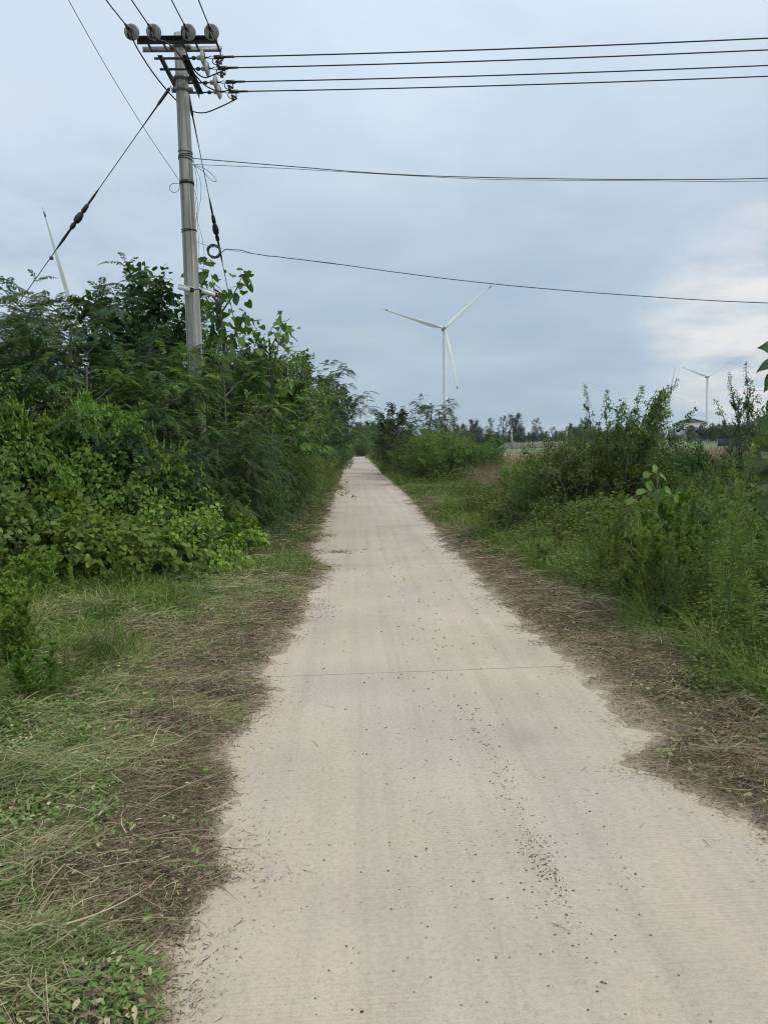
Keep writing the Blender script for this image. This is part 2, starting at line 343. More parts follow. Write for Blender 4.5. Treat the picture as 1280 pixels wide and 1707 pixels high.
def road_mat():
    m, nt, b = newmat('road_concrete'); t = nt.nodes.new('ShaderNodeTexCoord'); P = t.outputs['Object']
    def noise(scale, det=6, rough=.6, vec=P, dist=0):
        n = nt.nodes.new('ShaderNodeTexNoise'); n.inputs['Scale'].default_value = scale; n.inputs['Detail'].default_value = det; n.inputs['Roughness'].default_value = rough; n.inputs['Distortion'].default_value = dist
        nt.links.new(vec, n.inputs['Vector']); return n.outputs[0]
    def mapped(s):
        mp = nt.nodes.new('ShaderNodeMapping'); mp.inputs['Scale'].default_value = s; nt.links.new(P, mp.inputs[0]); return mp.outputs[0]
    big = noise(.8, 5); col = ramp(nt, [(.3, (.37, .328, .268)), (.5, (.42, .372, .302)), (.7, (.465, .41, .33))], big).outputs[0]
    # purple-grey colour-cast patches, mixed into the concrete colour by noise
    w1 = ramp(nt, [(.50, (0, 0, 0)), (.66, (1, 1, 1))], noise(.55, 3, .5, mapped((1, .6, 1)))).outputs[0]
    col = mix(nt, math_(nt, 'MULTIPLY', w1, .55), col, (.385, .345, .325))
    # long tyre streaks
    st = noise(1.0, 5, .6, mapped((7, .12, 1))); sr = ramp(nt, [(.35, (.91, .91, .90)), (.5, (1, 1, 1)), (.65, (1.05, 1.04, 1.02))], st).outputs[0]
    col = mix(nt, 1.0, col, sr, 'MULTIPLY')
    # sandy dust near the margins
    a = nt.nodes.new('ShaderNodeAttribute'); a.attribute_name = 'lc'
    dn = math_(nt, 'MULTIPLY', ramp(nt, [(.42, (0, 0, 0)), (.56, (1, 1, 1))], math_(nt, 'MULTIPLY', math_(nt, 'ADD', a.outputs['Fac'], noise(7, 8, .7)), .5)).outputs[0], .75)
    col = mix(nt, dn, col, (.43, .365, .275))
    # aggregate speckle
    f = noise(260, 3, .7); fr = ramp(nt, [(.30, (.50, .49, .48)), (.44, (.93, .93, .93)), (.60, (1.08, 1.08, 1.07)), (.74, (1.35, 1.34, 1.32))], f).outputs[0]
    col = mix(nt, 1.0, col, fr, 'MULTIPLY')
    f2 = noise(45, 5, .75); fr2 = ramp(nt, [(.3, (.80, .79, .78)), (.5, (1, 1, 1)), (.72, (1.10, 1.10, 1.09))], f2).outputs[0]
    col = mix(nt, 1.0, col, fr2, 'MULTIPLY')
    # fine dark grains
    vo = nt.nodes.new('ShaderNodeTexVoronoi'); vo.inputs['Scale'].default_value = 38; nt.links.new(P, vo.inputs['Vector'])
    g = math_(nt, 'LESS_THAN', vo.outputs['Distance'], .085)
    gm = ramp(nt, [(.5, (0, 0, 0)), (.62, (1, 1, 1))], noise(1.6, 4)).outputs[0]
    col = mix(nt, math_(nt, 'MULTIPLY', math_(nt, 'MULTIPLY', g, gm), .7), col, (.17, .145, .12))
    # brushed transverse grooves and the joints every 5 m
    wv = nt.nodes.new('ShaderNodeTexWave'); wv.wave_type = 'BANDS'; wv.bands_direction = 'Y'; wv.inputs['Scale'].default_value = 17; wv.inputs['Distortion'].default_value = .7; wv.inputs['Detail'].default_value = 2
    wv.inputs['Detail Scale'].default_value = 1.5; nt.links.new(P, wv.inputs['Vector'])
    gr = ramp(nt, [(.2, (.93, .925, .92)), (.6, (1, 1, 1))], wv.outputs['Fac']).outputs[0]
    gmask = ramp(nt, [(.42, (0, 0, 0)), (.6, (1, 1, 1))], noise(.9, 3)).outputs[0]
    col = mix(nt, gmask, col, mix(nt, 1.0, col, gr, 'MULTIPLY'))
    sp = nt.nodes.new('ShaderNodeSeparateXYZ'); nt.links.new(P, sp.inputs[0])
    yy = math_(nt, 'ADD', sp.outputs[1], math_(nt, 'MULTIPLY', math_(nt, 'SUBTRACT', noise(6, 3), .5), .012))
    yj = math_(nt, 'PINGPONG', math_(nt, 'SUBTRACT', yy, 5.455-2.5), 2.5)
    yj = math_(nt, 'SUBTRACT', 2.5, yj)
    jm = math_(nt, 'LESS_THAN', yj, .006)
    jn = ramp(nt, [(.3, (.4, .4, .4)), (.5, (1, 1, 1))], noise(2.2, 3)).outputs[0]
    col = mix(nt, math_(nt, 'MULTIPLY', math_(nt, 'MULTIPLY', jm, jn), .75), col, (.14, .115, .085))
    nt.links.new(col, b.inputs['Base Color']); b.inputs['Roughness'].default_value = .9
    h = math_(nt, 'ADD', math_(nt, 'MULTIPLY', wv.outputs['Fac'], .3), f)
    bp = nt.nodes.new('ShaderNodeBump'); bp.inputs['Strength'].default_value = .25; bp.inputs['Distance'].default_value = .003; nt.links.new(h, bp.inputs['Height']); nt.links.new(bp.outputs[0], b.inputs['Normal'])
    return m

# one ground sheet to the horizon
gx = np.concatenate([np.linspace(-4000, -12, 12), np.linspace(12, 4000, 12)]); gy = np.concatenate([np.linspace(-400, 0, 4), np.linspace(140, 6000, 14)])
struct('ground', grid('ground', gx, gy, lambda X, Y: -.14+0*X, ground_mat()))
RX0, RX1 = -.96, 2.05
rx = np.linspace(RX0, RX1, 60); ry = np.concatenate([np.arange(-2, 16, .1), np.arange(16, 118, .8)])
def dust(X, Y):
    d = np.minimum(X-ledge(Y), redge(Y)-X)+(fbm(X, Y, 25, 3, 3)-.5)*.3; return np.clip(1-d/.22, 0, 1)*.75
me = grid('road', rx, ry, lambda X, Y: 0*X, road_mat(), True, dust)
road = struct('road', me)
mb = MB()      # the slab's side faces
bar(mb, (RX0+.01, -2, -.076), (RX0+.01, 117, -.076), .02, .15); 
kerb = struct('road_edge', mb.mesh('road_edge', plain('slab_side', (.36, .33, .27), .9, 0, .2, 6)))
SOIL = soil_mat()
def soilc(X, Y):
    d = np.where(X < .5, ledge(Y)-X, X-redge(Y)) + (fbm(X, Y, 21, 3, 3)-.5)*.35
    return np.clip((d-.02)*3.0, 0, 1)
ys = np.concatenate([np.arange(1.2, 9, .03), np.arange(9, 14, .06), np.arange(14, 40, .25), np.arange(40, 118, 1.0)])
struct('verge_ground_left', grid('verge_left', np.concatenate([np.linspace(-12, -3.5, 18), np.arange(-3.4, -1.2, .06), np.arange(-1.2, -.2, .03)]), ys, lambda X, Y: np.minimum(verge_z(X, Y), .16+.02*np.sin(X)), SOIL, True, soilc))
struct('verge_ground_right', grid('verge_right', np.concatenate([np.arange(1.1, 2.1, .03), np.arange(2.1, 4.5, .06), np.linspace(4.6, 6.8, 8)]), ys, lambda X, Y: np.minimum(verge_z(X, Y), .12), SOIL, True, soilc))

def field_mat(name, stops, scale, st=(1, 1, 1)):
    m, nt, b = newmat(name); t = nt.nodes.new('ShaderNodeTexCoord'); mp = nt.nodes.new('ShaderNodeMapping'); mp.inputs['Scale'].default_value = st; nt.links.new(t.outputs['Object'], mp.inputs[0])
    n = nt.nodes.new('ShaderNodeTexNoise'); n.inputs['Scale'].default_value = scale; n.inputs['Detail'].default_value = 9; n.inputs['Roughness'].default_value = .65; nt.links.new(mp.outputs[0], n.inputs['Vector'])
    nt.links.new(ramp(nt, stops, n.outputs[0]).outputs[0], b.inputs['Base Color']); b.inputs['Roughness'].default_value = .95; return m
fl = lambda z: (lambda X, Y: z + 0*X)
struct('stubble_field', grid('stubble_field', np.linspace(4, 70, 8), np.linspace(26, 100, 8), fl(-.05), field_mat('stubble', [(.3, (.20, .14, .085)), (.5, (.32, .23, .14)), (.7, (.40, .30, .19))], .5)))
struct('green_field', grid('green_field', np.linspace(6, 160, 8), np.linspace(100, 240, 8), fl(-.045), field_mat('crop_green', [(.3, (.06, .095, .028)), (.5, (.085, .13, .038)), (.7, (.12, .165, .05))], .15)))

# ------------------------------------------------------------------ plant builders
def rot_about(v, ax, a):
    ax = ax/np.linalg.norm(ax); return v*math.cos(a) + np.cross(ax, v)*math.sin(a) + ax*np.dot(ax, v)*(1-math.cos(a))
def skeleton(r, starts, levels, nch, ang, ratio, wob, trop, t0, rad, maxl):
    """branches: list of (level, points, radii)"""
    out = []
    def grow(p, d, Ln, R, lv):
        n = 6 if lv == 0 else 4
        P = [p]; D = [d]
        for i in range(n):
            d = d + r.normal(size=3)*wob + np.array([0, 0, trop[lv]]); d = d/np.linalg.norm(d)
            p = p + d*Ln/n; P.append(p); D.append(d)
        P = np.array(P); D = np.array(D); out.append((lv, P, np.linspace(R, R*.35, n+1), D, Ln))
        if lv < maxl:
            k = nch[lv]; az = r.uniform(0, 2*PI)
            for j in range(k):
                t = t0[lv] + (1-t0[lv])*(j+.5*r.random())/k
                i = min(int(t*n), n-1); f = t*n-i; q = P[i]*(1-f)+P[i+1]*f; dd = D[i]
                az += 2.4 + r.normal()*.3
                perp = np.cross(dd, [0, 0, 1.]) if abs(dd[2]) < .95 else np.array([1., 0, 0])
                c = rot_about(dd, perp, ang[lv]*r.uniform(.8, 1.2)); c = rot_about(c, dd, az)
                grow(q, c, Ln*ratio[lv]*(1.15-.6*t)*r.uniform(.8, 1.2), R*.5*(1.1-.5*t), lv+1)
    for (p, d, Ln, R) in starts: grow(np.array(p, float), unit(np.array(d, float)), Ln, R, 0)
    return out
def wood(br, maxlv, mat, name):
    mb = MB()
    for lv, P, R, D, Ln in br:
        if lv <= maxlv: tube(mb, P, R, .5, 7 if lv == 0 else 4, cap=False)
    return mb.mesh(name, mat, True)
def nodes(br, lv, k, r, tmin=.15):
    B = []; D = []
    for l, P, R, Dd, Ln in br:
        if l < lv: continue
        n = len(P)-1
        for t in r.uniform(tmin, 1, k):
            i = min(int(t*n), n-1); f = t*n-i; B.append(P[i]*(1-f)+P[i+1]*f); D.append(Dd[i+1])
        B.append(P[-1]); D.append(Dd[-1])
    return np.array(B), np.array(D)
def clump_tint(B, r, amp=.25):
    s = r.integers(0, 1000); return (fbm(B[:, 0]+B[:, 2]*.7, B[:, 1]-B[:, 2]*.5, int(s), 1.6, 3)-.5)*2*amp
def fronds(mb, base, dr, Ln, pairs, ll, lw, r, droop=.5, tint=0, T=T_DIA):
    """pinnate leaves: an arching midrib with paired leaflets"""
    n = len(base); dr = unit(dr); Ln = np.broadcast_to(Ln, (n,))
    dn = np.tile(np.array([0, 0, -1.]), (n, 1)); ax = unit(np.cross(dr, dn)+1e-4)
    s = np.linspace(.14, 1, pairs); tint = np.broadcast_to(tint, (n,))
    blades(mb, base, dr, dn*droop, Ln, .008, np.clip(.5+tint, 0, 1), seg=3, side=ax)
    for sg in (-1, 1):
        P = base[:, None] + dr[:, None]*(s[None, :, None]*Ln[:, None, None]) + dn[:, None]*(droop*(s**2)[None, :, None]*Ln[:, None, None])
        tg = unit(dr[:, None] + dn[:, None]*(2*droop*s[None, :, None]))
        side = np.broadcast_to(ax[:, None]*sg, tg.shape)
        ld = unit(side*.9 + tg*.45 + np.array([0, 0, -.22]) + r.normal(size=tg.shape)*.10)
        nr = unit(np.cross(tg, side)*(1 if sg > 0 else -1)); nr = np.where(nr[..., 2:3] < 0, -nr, nr) + r.normal(size=tg.shape)*.15
        sz = (np.sin(PI*np.clip(s*.82+.12, 0, 1))**.5)[None, :]*ll*(Ln/np.mean(Ln))[:, None]
        C = np.clip(np.repeat(tint[:, None], pairs, 1) + r.normal(.45, .12, (n, pairs)), 0, 1)
        stamp(mb, T, P.reshape(-1, 3), ld.reshape(-1, 3), nr.reshape(-1, 3), sz.ravel(), sz.ravel()*lw, C.ravel())
def broad(mb, B, D, size, aspect, r, T=T_OVAL, droop=.4, out=.8, tint=0):
    n = len(B); az = r.normal(size=(n, 3))
    dr = unit(D*.5 + az*out*.6 + np.array([0, 0, -droop])); nr = unit(r.normal(size=(n, 3))*.45 + np.array([0, 0, 1.]))
    L_ = size*r.uniform(.65, 1.25, n); B = B + az*size*.25
    stamp(mb, T, B, dr, nr, L_, L_*aspect, np.clip(tint + r.normal(.45, .17, n), 0, 1))

PROTO = {}
def reg(key, wood_me, leaf_me, H, names=('trunk', 'crown')): PROTO[key] = (wood_me, leaf_me, H, names)

def make_pinnate_tree(key, seed, H=5.0, mat='dark', stems=1, low=.22, spread=1.0, nf=3, pairs=9, ll=.085, fl=.36, droop=.45):
    r = np.random.default_rng(seed)
    st = [((r.normal()*.15*(stems > 1), r.normal()*.15*(stems > 1), 0), (r.normal()*.10*stems**.5, r.normal()*.10*stems**.5, 1), H*.80*r.uniform(.8, 1), .055*H/5) for _ in range(stems)]
    br = skeleton(r, st, 3, [int(14/stems**.5), 6, 0], [1.05, .8, .6], [.42*spread, .5, .5], .07, [.06, .05, -.02], [low, .25, .2], .06, 2)
    B, D = nodes(br, 1, nf, r, .3); tint = clump_tint(B, r)
    mb = MB(); dr = unit(D*.6 + r.normal(size=B.shape)*np.array([.8, .8, .25]) + np.array([0, 0, .1]))
    fronds(mb, B, dr, fl*r.uniform(.7, 1.25, len(B)), pairs, ll, .34, r, droop, tint)
    reg(key, wood(br, 1, BARK, key+'_trunk'), mb.mesh(key+'_crown', LM[mat]), max(b[1][:, 2].max() for b in br)+.1)
    return len(B)
def make_broad_tree(key, seed, H=4.0, mat='mid', size=.075, aspect=.75, per=7, stems=1, low=.2, spread=1.0, T=T_OVAL, nch=(14, 7, 0), trop=(.06, .06, .03), ang=(.9, .7, .5), droop=.4):
    r = np.random.default_rng(seed)
    st = [((r.normal()*.2*(stems > 1), r.normal()*.2*(stems > 1), 0), (r.normal()*.15*stems**.5, r.normal()*.15*stems**.5, 1), H*.85*r.uniform(.75, 1), .05*H/5) for _ in range(stems)]
    br = skeleton(r, st, 3, list(nch), list(ang), [.42*spread, .5, .5], .07, list(trop), [low, .2, .2], .06, 2)
    B, D = nodes(br, 1, per, r, .1); tint = clump_tint(B, r); mb = MB()
    for _ in range(2): broad(mb, B + r.normal(size=B.shape)*size*.5, D, size, aspect, r, T, droop=droop, tint=tint)
    reg(key, wood(br, 1, BARK, key+'_trunk'), mb.mesh(key+'_crown', LM[mat]), max(b[1][:, 2].max() for b in br)+.1)
    return 2*len(B)
def make_vine(key, seed, rad=(1.6, 1.2, 1.1), n=9000, size=.085, mat='vine', T=T_HEART, thick=.25, top=False):
    """heart-shaped leaves hanging in overlapping sheets over a lumpy mass"""
    r = np.random.default_rng(seed)
    u = r.normal(size=(n, 3)); u[:, 2] = np.abs(u[:, 2])*(.9 if not top else 1.5) - (.05 if not top else -.1); u = unit(u)
    az = np.arctan2(u[:, 1], u[:, 0])
    R = .50 + .85*fbm(u[:, 0]*1.3+5+u[:, 2], u[:, 1]*1.3+u[:, 2]*.8, seed, 2.2, 3) + .30*(vn(u[:, 0]*4+u[:, 2]*3, u[:, 1]*4, seed+9, 1.4)-.5)
    dep = r.random(n)**1.5*thick*1.3
    P = u*(R-dep)[:, None]*np.array(rad); P[:, 2] = np.maximum(P[:, 2], .02+r.random(n)*.05)
    out = unit(u/np.array(rad)); down = np.array([0, 0, -1.])
    tg = down - out*np.sum(out*down, 1)[:, None]; tg = unit(tg + r.normal(size=P.shape)*.55 + out*.2)
    nr = unit(out + r.normal(size=P.shape)*.5 + np.array([0, 0, .35]))
    L_ = size*r.uniform(.55, 1.3, n); tint = clump_tint(P, r, .22)
    mb = MB(); stamp(mb, T, P, tg, nr, L_, L_*.85, np.clip(tint+r.normal(.48, .17, n), 0, 1))
    # loose runners standing off the mass
    k = 90; i = r.integers(0, n, k); dv = unit(out[i]+r.normal(size=(k, 3))*.5+np.array([0, 0, .5])*(r.random((k, 1)) < .6)); ln = r.uniform(.15, .5, k)
    for q in np.linspace(.1, 1, 9):
        pp = P[i]+dv*(ln*q)[:, None]+np.array([0, 0, -.35])*(ln*q*q)[:, None]
        stamp(mb, T, pp, unit(r.normal(size=(k, 3))+np.array([0, 0, -.6])), unit(r.normal(size=(k, 3))*.5+np.array([0, 0, 1.])), size*(1.05-.6*q), size*(1.05-.6*q)*.8, r.uniform(.5, .9, k))
        if top:      # strands hanging from the rim
            P2 = P[i]-np.array([0, 0, 1.])*(ln*2.2*q)[:, None]+r.normal(size=(k, 3))*.04
            stamp(mb, T, P2, unit(r.normal(size=(k, 3))*.5+np.array([0, 0, -1.])), out[i]+r.normal(size=(k, 3))*.4, size*(1.1-.4*q), size*(1.0-.4*q)*.8, r.uniform(.2, .7, k))
    ms = MB(); blades(ms, P[i], dv, np.tile([0, 0, -.35], (k, 1)), ln*1.05, .007, .5, 4)
    for j in range(24):
        a = r.uniform(0, 2*PI); e = np.array([math.cos(a)*rad[0]*.75, math.sin(a)*rad[1]*.75, rad[2]*r.uniform(.1, .8)])
        tube(ms, [np.array([e[0]*.3, e[1]*.3, 0]), e*.6+np.array([0, 0, .1]), e], .008, .5, 4, False)
    reg(key, ms.mesh(key+'_stems', TWIGM), mb.mesh(key+'_leaves', LM[mat]), rad[2], ('stem', 'foliage'))
def make_weed(key, seed, H=1.4, mat='weed', n=150, ln=.11, asp=.13, stems=1, branchy=.0, T=T_NARROW, spike=False):
    """upright herb: one or a few stems set all round with leaves"""
    r = np.random.default_rng(seed); mb = MB(); ms = MB()
    for s in range(stems):
        p0 = np.array([r.normal()*.12*(stems > 1), r.normal()*.12*(stems > 1), 0]); h = H*r.uniform(.7, 1) if stems > 1 else H
        ben = np.array([r.normal()*.14, r.normal()*.14, 0]); t = np.linspace(0, 1, 7)
        P = p0 + np.outer(t, [0, 0, h]) + np.outer(t**2, ben*h); tube(ms, P, np.linspace(.007, .002, 7), .5, 5, False)
        tt = np.sort(r.uniform(.08, 1, n)); b = p0 + np.outer(tt, [0, 0, h]) + np.outer(tt**2, ben*h)
        az = np.arange(n)*2.4 + r.normal(size=n)*.3; up = .35 + 1.1*tt**3
        d = unit(np.stack([np.cos(az), np.sin(az), up + r.normal(size=n)*.2], 1)); sz = ln*(1.15-.75*tt**1.5)*r.uniform(.75, 1.2, n)
        nr = unit(np.stack([-np.cos(az)*.6, -np.sin(az)*.6, np.ones(n)], 1) + r.normal(size=(n, 3))*.2)
        stamp(mb, T, b, d, nr, sz, sz*asp, np.clip(r.normal(.5, .15, n)+.15*(tt-.4), 0, 1))
        if branchy:
            for j in range(int(14*branchy)):
                q = r.uniform(.25, .9); a = r.uniform(0, 2*PI); bl = h*.28*(1.1-q); d0 = unit(np.array([math.cos(a), math.sin(a), .9])); bp = p0+np.array([0, 0, h*q])+ben*h*q*q
                tube(ms, [bp, bp+d0*bl*.5, bp+d0*bl+np.array([0, 0, bl*.15])], .003, .5, 4, False)
                m = 34; tq = r.uniform(0.1, 1, m); a2 = r.uniform(0, 2*PI, m)
                stamp(mb, T, bp+d0*(bl*tq)[:, None]+np.outer(tq**2, [0, 0, bl*.15]), unit(d0+np.stack([np.cos(a2), np.sin(a2), .2+0*a2], 1)), unit(r.normal(size=(m, 3))*.4+[0, 0, 1]), ln*.55*r.uniform(.6, 1.2, m), ln*.55*asp*1.2, np.clip(r.normal(.55, .15, m), 0, 1))
    reg(key, ms.mesh(key+'_stem', TWIGM), mb.mesh(key+'_leaves', LM[mat]), H, ('stem', 'foliage'))

for k, (sd, H, mt, kw) in {
  'pin_tall':  (1, 5.0, 'dark', dict(nf=8, pairs=9, ll=.075, fl=.36, low=.12, spread=1.1)),
  'pin_tall2': (2, 4.6, 'blue', dict(nf=8, pairs=9, ll=.075, fl=.34, low=.1, spread=1.25)),
  'pin_bush':  (3, 2.6, 'dark', dict(stems=3, nf=6, pairs=10, ll=.050, fl=.30, low=.06, spread=1.5, droop=.55)),
  'pin_bush2': (4, 2.4, 'blue', dict(stems=3, nf=6, pairs=10, ll=.046, fl=.28, low=.05, spread=1.7, droop=.6)),
  'pin_fine':  (5, 3.4, 'mid', dict(stems=2, nf=6, pairs=9, ll=.05, fl=.28, low=.06, spread=1.4)),
}.items(): print(k, make_pinnate_tree(k, sd, H, mt, **kw))
for k, (sd, H, mt, kw) in {
  'round_tree': (11, 4.6, 'dark', dict(size=.080, aspect=.9, per=16, T=T_HEART, low=.12, spread=1.0)),
  'big_leaf':   (12, 4.2, 'mid', dict(size=.115, aspect=.85, per=2, T=T_HEART, low=.3, spread=.70, nch=(12, 3, 0), trop=(.08, .18, .1), ang=(.8, .6, .5), droop=.9)),
  'oval_tree':  (13, 4.0, 'mid', dict(size=.060, aspect=.6, per=20, low=.06, spread=1.1)),
  'oval_bush':  (14, 1.8, 'mid', dict(size=.048, aspect=.6, per=16, stems=4, low=.03, spread=1.5)),
  'oval_bush2': (15, 1.5, 'olive', dict(size=.042, aspect=.5, per=16, stems=4, low=.03, spread=1.8)),
}.items(): print(k, make_broad_tree(k, sd, H, mt, **kw))
make_vine('vine_low', 21, (1.5, 1.2, 1.0), 16000, .070, 'vine')
make_vine('vine_tall', 27, (1.15, .95, 1.7), 26000, .058, 'vine', thick=.3)
make_vine('vine_tall2', 28, (1.1, .95, 1.5), 24000, .048, 'mid', T_OVAL, .3)
make_vine('vine_low2', 22, (1.3, 1.1, .9), 14000, .055, 'mid')
make_vine('vine_low3', 26, (1.0, .9, .9), 12000, .050, 'vine', T_OVAL)
make_vine('vine_top', 23, (1.3, .9, .5), 9000, .068, 'vine', top=True)
make_vine('creeper', 24, (1.5, 1.3, .75), 15000, .046, 'olive', T_OVAL, .35)
make_vine('creeper2', 25, (1.4, 1.3, .8), 15000, .055, 'weed', T_OVAL, .4)
make_weed('horseweed', 31, 1.5, 'weed', 300, .10, .12)
make_weed('horseweed2', 32, 1.3, 'weed', 280, .09, .13, branchy=1.5)
make_weed('mugwort', 33, 1.0, 'vine', 110, .085, .3, stems=5, branchy=1.5, T=T_DIA)
make_weed('nettle', 34, .75, 'vine', 80, .07, .5, stems=6, T=T_OVAL)
make_weed('coarse', 35, 1.1, 'olive', 80, .09, .35, stems=5, branchy=1, T=T_OVAL)
# far trees, a simpler crown of leaf clumps
def make_far(key, seed, H=9, mat='far', dens=9, spread=1.0, size=.30, nch=(14, 7, 0), low=.15):
    r = np.random.default_rng(seed)
    br = skeleton(r, [((0, 0, 0), (0, 0, 1), H*.85, .14)], 3, list(nch), [.85, .7, .5], [.38*spread, .5, .5], .08, [.05, .07, .03], [low, .2, .2], .06, 2)
    B, D = nodes(br, 1, dens, r, .1); B = B + r.normal(size=B.shape)*size*.5; mb = MB()
    broad(mb, B, D, size, .7, r, T_DIA, tint=clump_tint(B/2, r, .3))
    reg(key, wood(br, 1, BARK, key+'_trunk'), mb.mesh(key+'_crown', LM[mat]), max(b[1][:, 2].max() for b in br)+.2)
make_far('far_a', 41, 9, dens=26, spread=1.15); make_far('far_b', 42, 8, dens=30, spread=1.5, low=.05); make_far('far_c', 43, 11, dens=9, spread=.75, nch=(14, 5, 0), low=.3)
make_far('far_bush', 44, 4.5, dens=26, spread=2.2, low=.02)

PCOUNT = [0]
def plant(key, name, x, y, H, label, cat, group=None, rz=None, z=0.0, wid=1.0, tilt=0):
    wm, lm, h0, nm = PROTO[key]; s = H/h0
    t = thing(name, (x, y, z), label, cat, group)
    rr = random.uniform(0, 6.28) if rz is None else rz
    a = link(nm[0], wm, t); b = link(nm[1], lm, t)
    t.rotation_euler = (tilt, 0, rr); t.scale = (s*wid, s*wid, s); PCOUNT[0] += 1
    return t

# ------------------------------------------------------------------ stuff on the ground
def scat(n, y0, y1, xl, xr, dens=None, pw=0.0):
    """points between two x borders (functions of y), log-spread in depth; dens(x, y) in 0..1 thins them"""
    y = np.exp(rng.uniform(math.log(y0), math.log(y1), n*2)); x = xl(y) + (xr(y)-xl(y))*rng.random(n*2)
    keep = np.ones(len(x), bool)
    if dens is not None: keep &= rng.random(len(x)) < dens(x, y)
    keep &= (x > -.52*y-.5) & (x < .55*y+.6)
    x = x[keep][:n]; y = y[keep][:n]; return x, y
def out_d(x, y): return np.where(x < .5, ledge(y)-x, x-redge(y))
def lay(mb, x, y, Lr, Wr, tint, lift=.05, rise=.12, curl=.25, seg=3):
    n = len(x); a = np.where(rng.random(n) < .18, fbm(x, y, 90, 2.6, 2)*14 + rng.normal(0, .7, n), rng.uniform(0, 2*PI, n))
    heap = np.clip(out_d(x, y)*3, .12, 1)*(.25+4.2*np.clip(fbm(x, y, 91, 3.6, 3)-.36, 0, 1)**1.1)
    z = np.maximum(verge_z(x, y), 0) + .003 + rng.random(n)**1.3*lift*heap
    d = unit(np.stack([np.cos(a), np.sin(a), rng.normal(rise, rise, n)], 1)); d[:, 2] = np.abs(d[:, 2])
    b = rng.normal(size=(n, 3))*np.array([curl, curl, .06]); b[:, 2] -= d[:, 2]*.9
    sc_ = np.clip(y/6, .8, 2.2)
    Ln = (Lr[0] + (Lr[1]-Lr[0])*rng.random(n)**2.2)*np.clip(sc_, 1, 1.5)*np.clip(.35+out_d(x, y)*1.8, .35, 1); blades(mb, np.stack([x, y, z], 1), d, b, Ln, rng.uniform(*Wr, n)*sc_, tint, seg)
def green_l(x, y):   # how green the mown left verge is at a point
    return np.clip((out_d(x, y)-.10)/1.0, 0, 1)*.62 + (fbm(x, y, 31, 1.7, 3)-.54)*2.6
mb = MB()
dl = lambda x, y: np.clip((out_d(x, y) + (fbm(x, y, 3, 2.2, 4)-.5)*.34 + (vn(x, y, 11, 9)-.5)*.1 + .02)*6, 0, 1)*np.clip(.35+fbm(x, y, 40, 2.5, 3)*1.1, .2, 1)
x, y = scat(190000, 1.9, 15, lambda y: -.5*y-.8, lambda y: ledge(y)+.12, dl)
g = green_l(x, y) + rng.normal(0, .28, len(x))
t = np.where(g > .52, np.where(rng.random(len(x)) < .62, rng.uniform(.66, 1, len(x)), rng.uniform(.34, .6, len(x))), np.where(g > .1, rng.uniform(.42, .85, len(x)), rng.uniform(.05, .5, len(x))))
t = np.clip(t + rng.normal(0, .07, len(t)), 0, 1)
lay(mb, x, y, (.02, .21), (.0016, .0052), t, .10, .35, .6)
x, y = scat(130000, 1.9, 15, lambda y: -.5*y-.8, lambda y: ledge(y)+.12, dl)
g = green_l(x, y) + rng.normal(0, .35, len(x))
lay(mb, x, y, (.01, .06), (.0025, .009), np.where(g > .45, rng.uniform(.62, 1, len(x)), np.where(rng.random(len(x)) < .3, rng.uniform(.4, .6, len(x)), rng.uniform(0, .4, len(x)))), .08, .35, .5, 2)
x, y = scat(260, 2.0, 7, lambda y: -.5*y-.6, lambda y: ledge(y)-.15, None)     # a few thick dry stems
lay(mb, x, y, (.15, .45), (.004, .007), rng.uniform(.42, .6, len(x)), .09, .25, .3, 6)
# small crumbs: chopped leaf and stem along the edge of the concrete
x, y = scat(60000, 1.9, 40, lambda y: ledge(y)-.55, lambda y: ledge(y)+.16, lambda x, y: dl(x, y)*.9+.015)
lay(mb, x, y, (.012, .06), (.002, .006), rng.uniform(.0, .55, len(x)), .02, .1, .1, 2)
for rep in range(2):
    x, y = scat(26000, 1.9, 40, lambda y: ledge(y)-.1, lambda y: ledge(y)+.42, lambda x, y: np.clip(np.exp((out_d(x, y)+(fbm(x, y, 3, 2.2, 4)-.5)*.34)*13), 0, 1)*np.clip((fbm(x, y, 44, 4, 3)-.38)*4, .06, 1))
    lay(mb, x, y, (.01, .09 if rep else .05), (.0015, .005), rng.uniform(.0, .5, len(x)), .01, .1, .3, 3)
# far left edge: dark brush
x, y = scat(30000, 13, 70, lambda y: ledge(y)-1.3, lambda y: ledge(y)+.15, dl)
lay(mb, x, y, (.06, .3), (.003, .007), np.where(rng.random(len(x)) < .5, rng.uniform(.0, .4, len(x)), rng.uniform(.6, 1, len(x))), .12, .3)
# broad chopped leaves in the clippings
x, y = scat(52000, 1.9, 14, lambda y: -.5*y-.6, lambda y: ledge(y), lambda x, y: dl(x, y)*np.clip(.3+green_l(x, y), .1, 1)*np.clip((fbm(x, y, 99, 2.8, 3)-.38)*4, .22, 1))
n = len(x); stamp(mb, T_OVAL, np.stack([x, y, np.maximum(verge_z(x, y), 0)+rng.random(n)*.09], 1), rng.normal(size=(n, 3))*[1, 1, .25], rng.normal(size=(n, 3))*.5+[0, 0, 1], rng.uniform(.010, .045, n), rng.uniform(.006, .020, n), np.where(rng.random(n) < .68, rng.uniform(.78, 1, n), rng.uniform(.08, .62, n)))
stuff('grass_clippings_left', mb.mesh('clippings_left', LITTER), 'mown grass clippings and straw covering the left roadside', 'grass clippings')

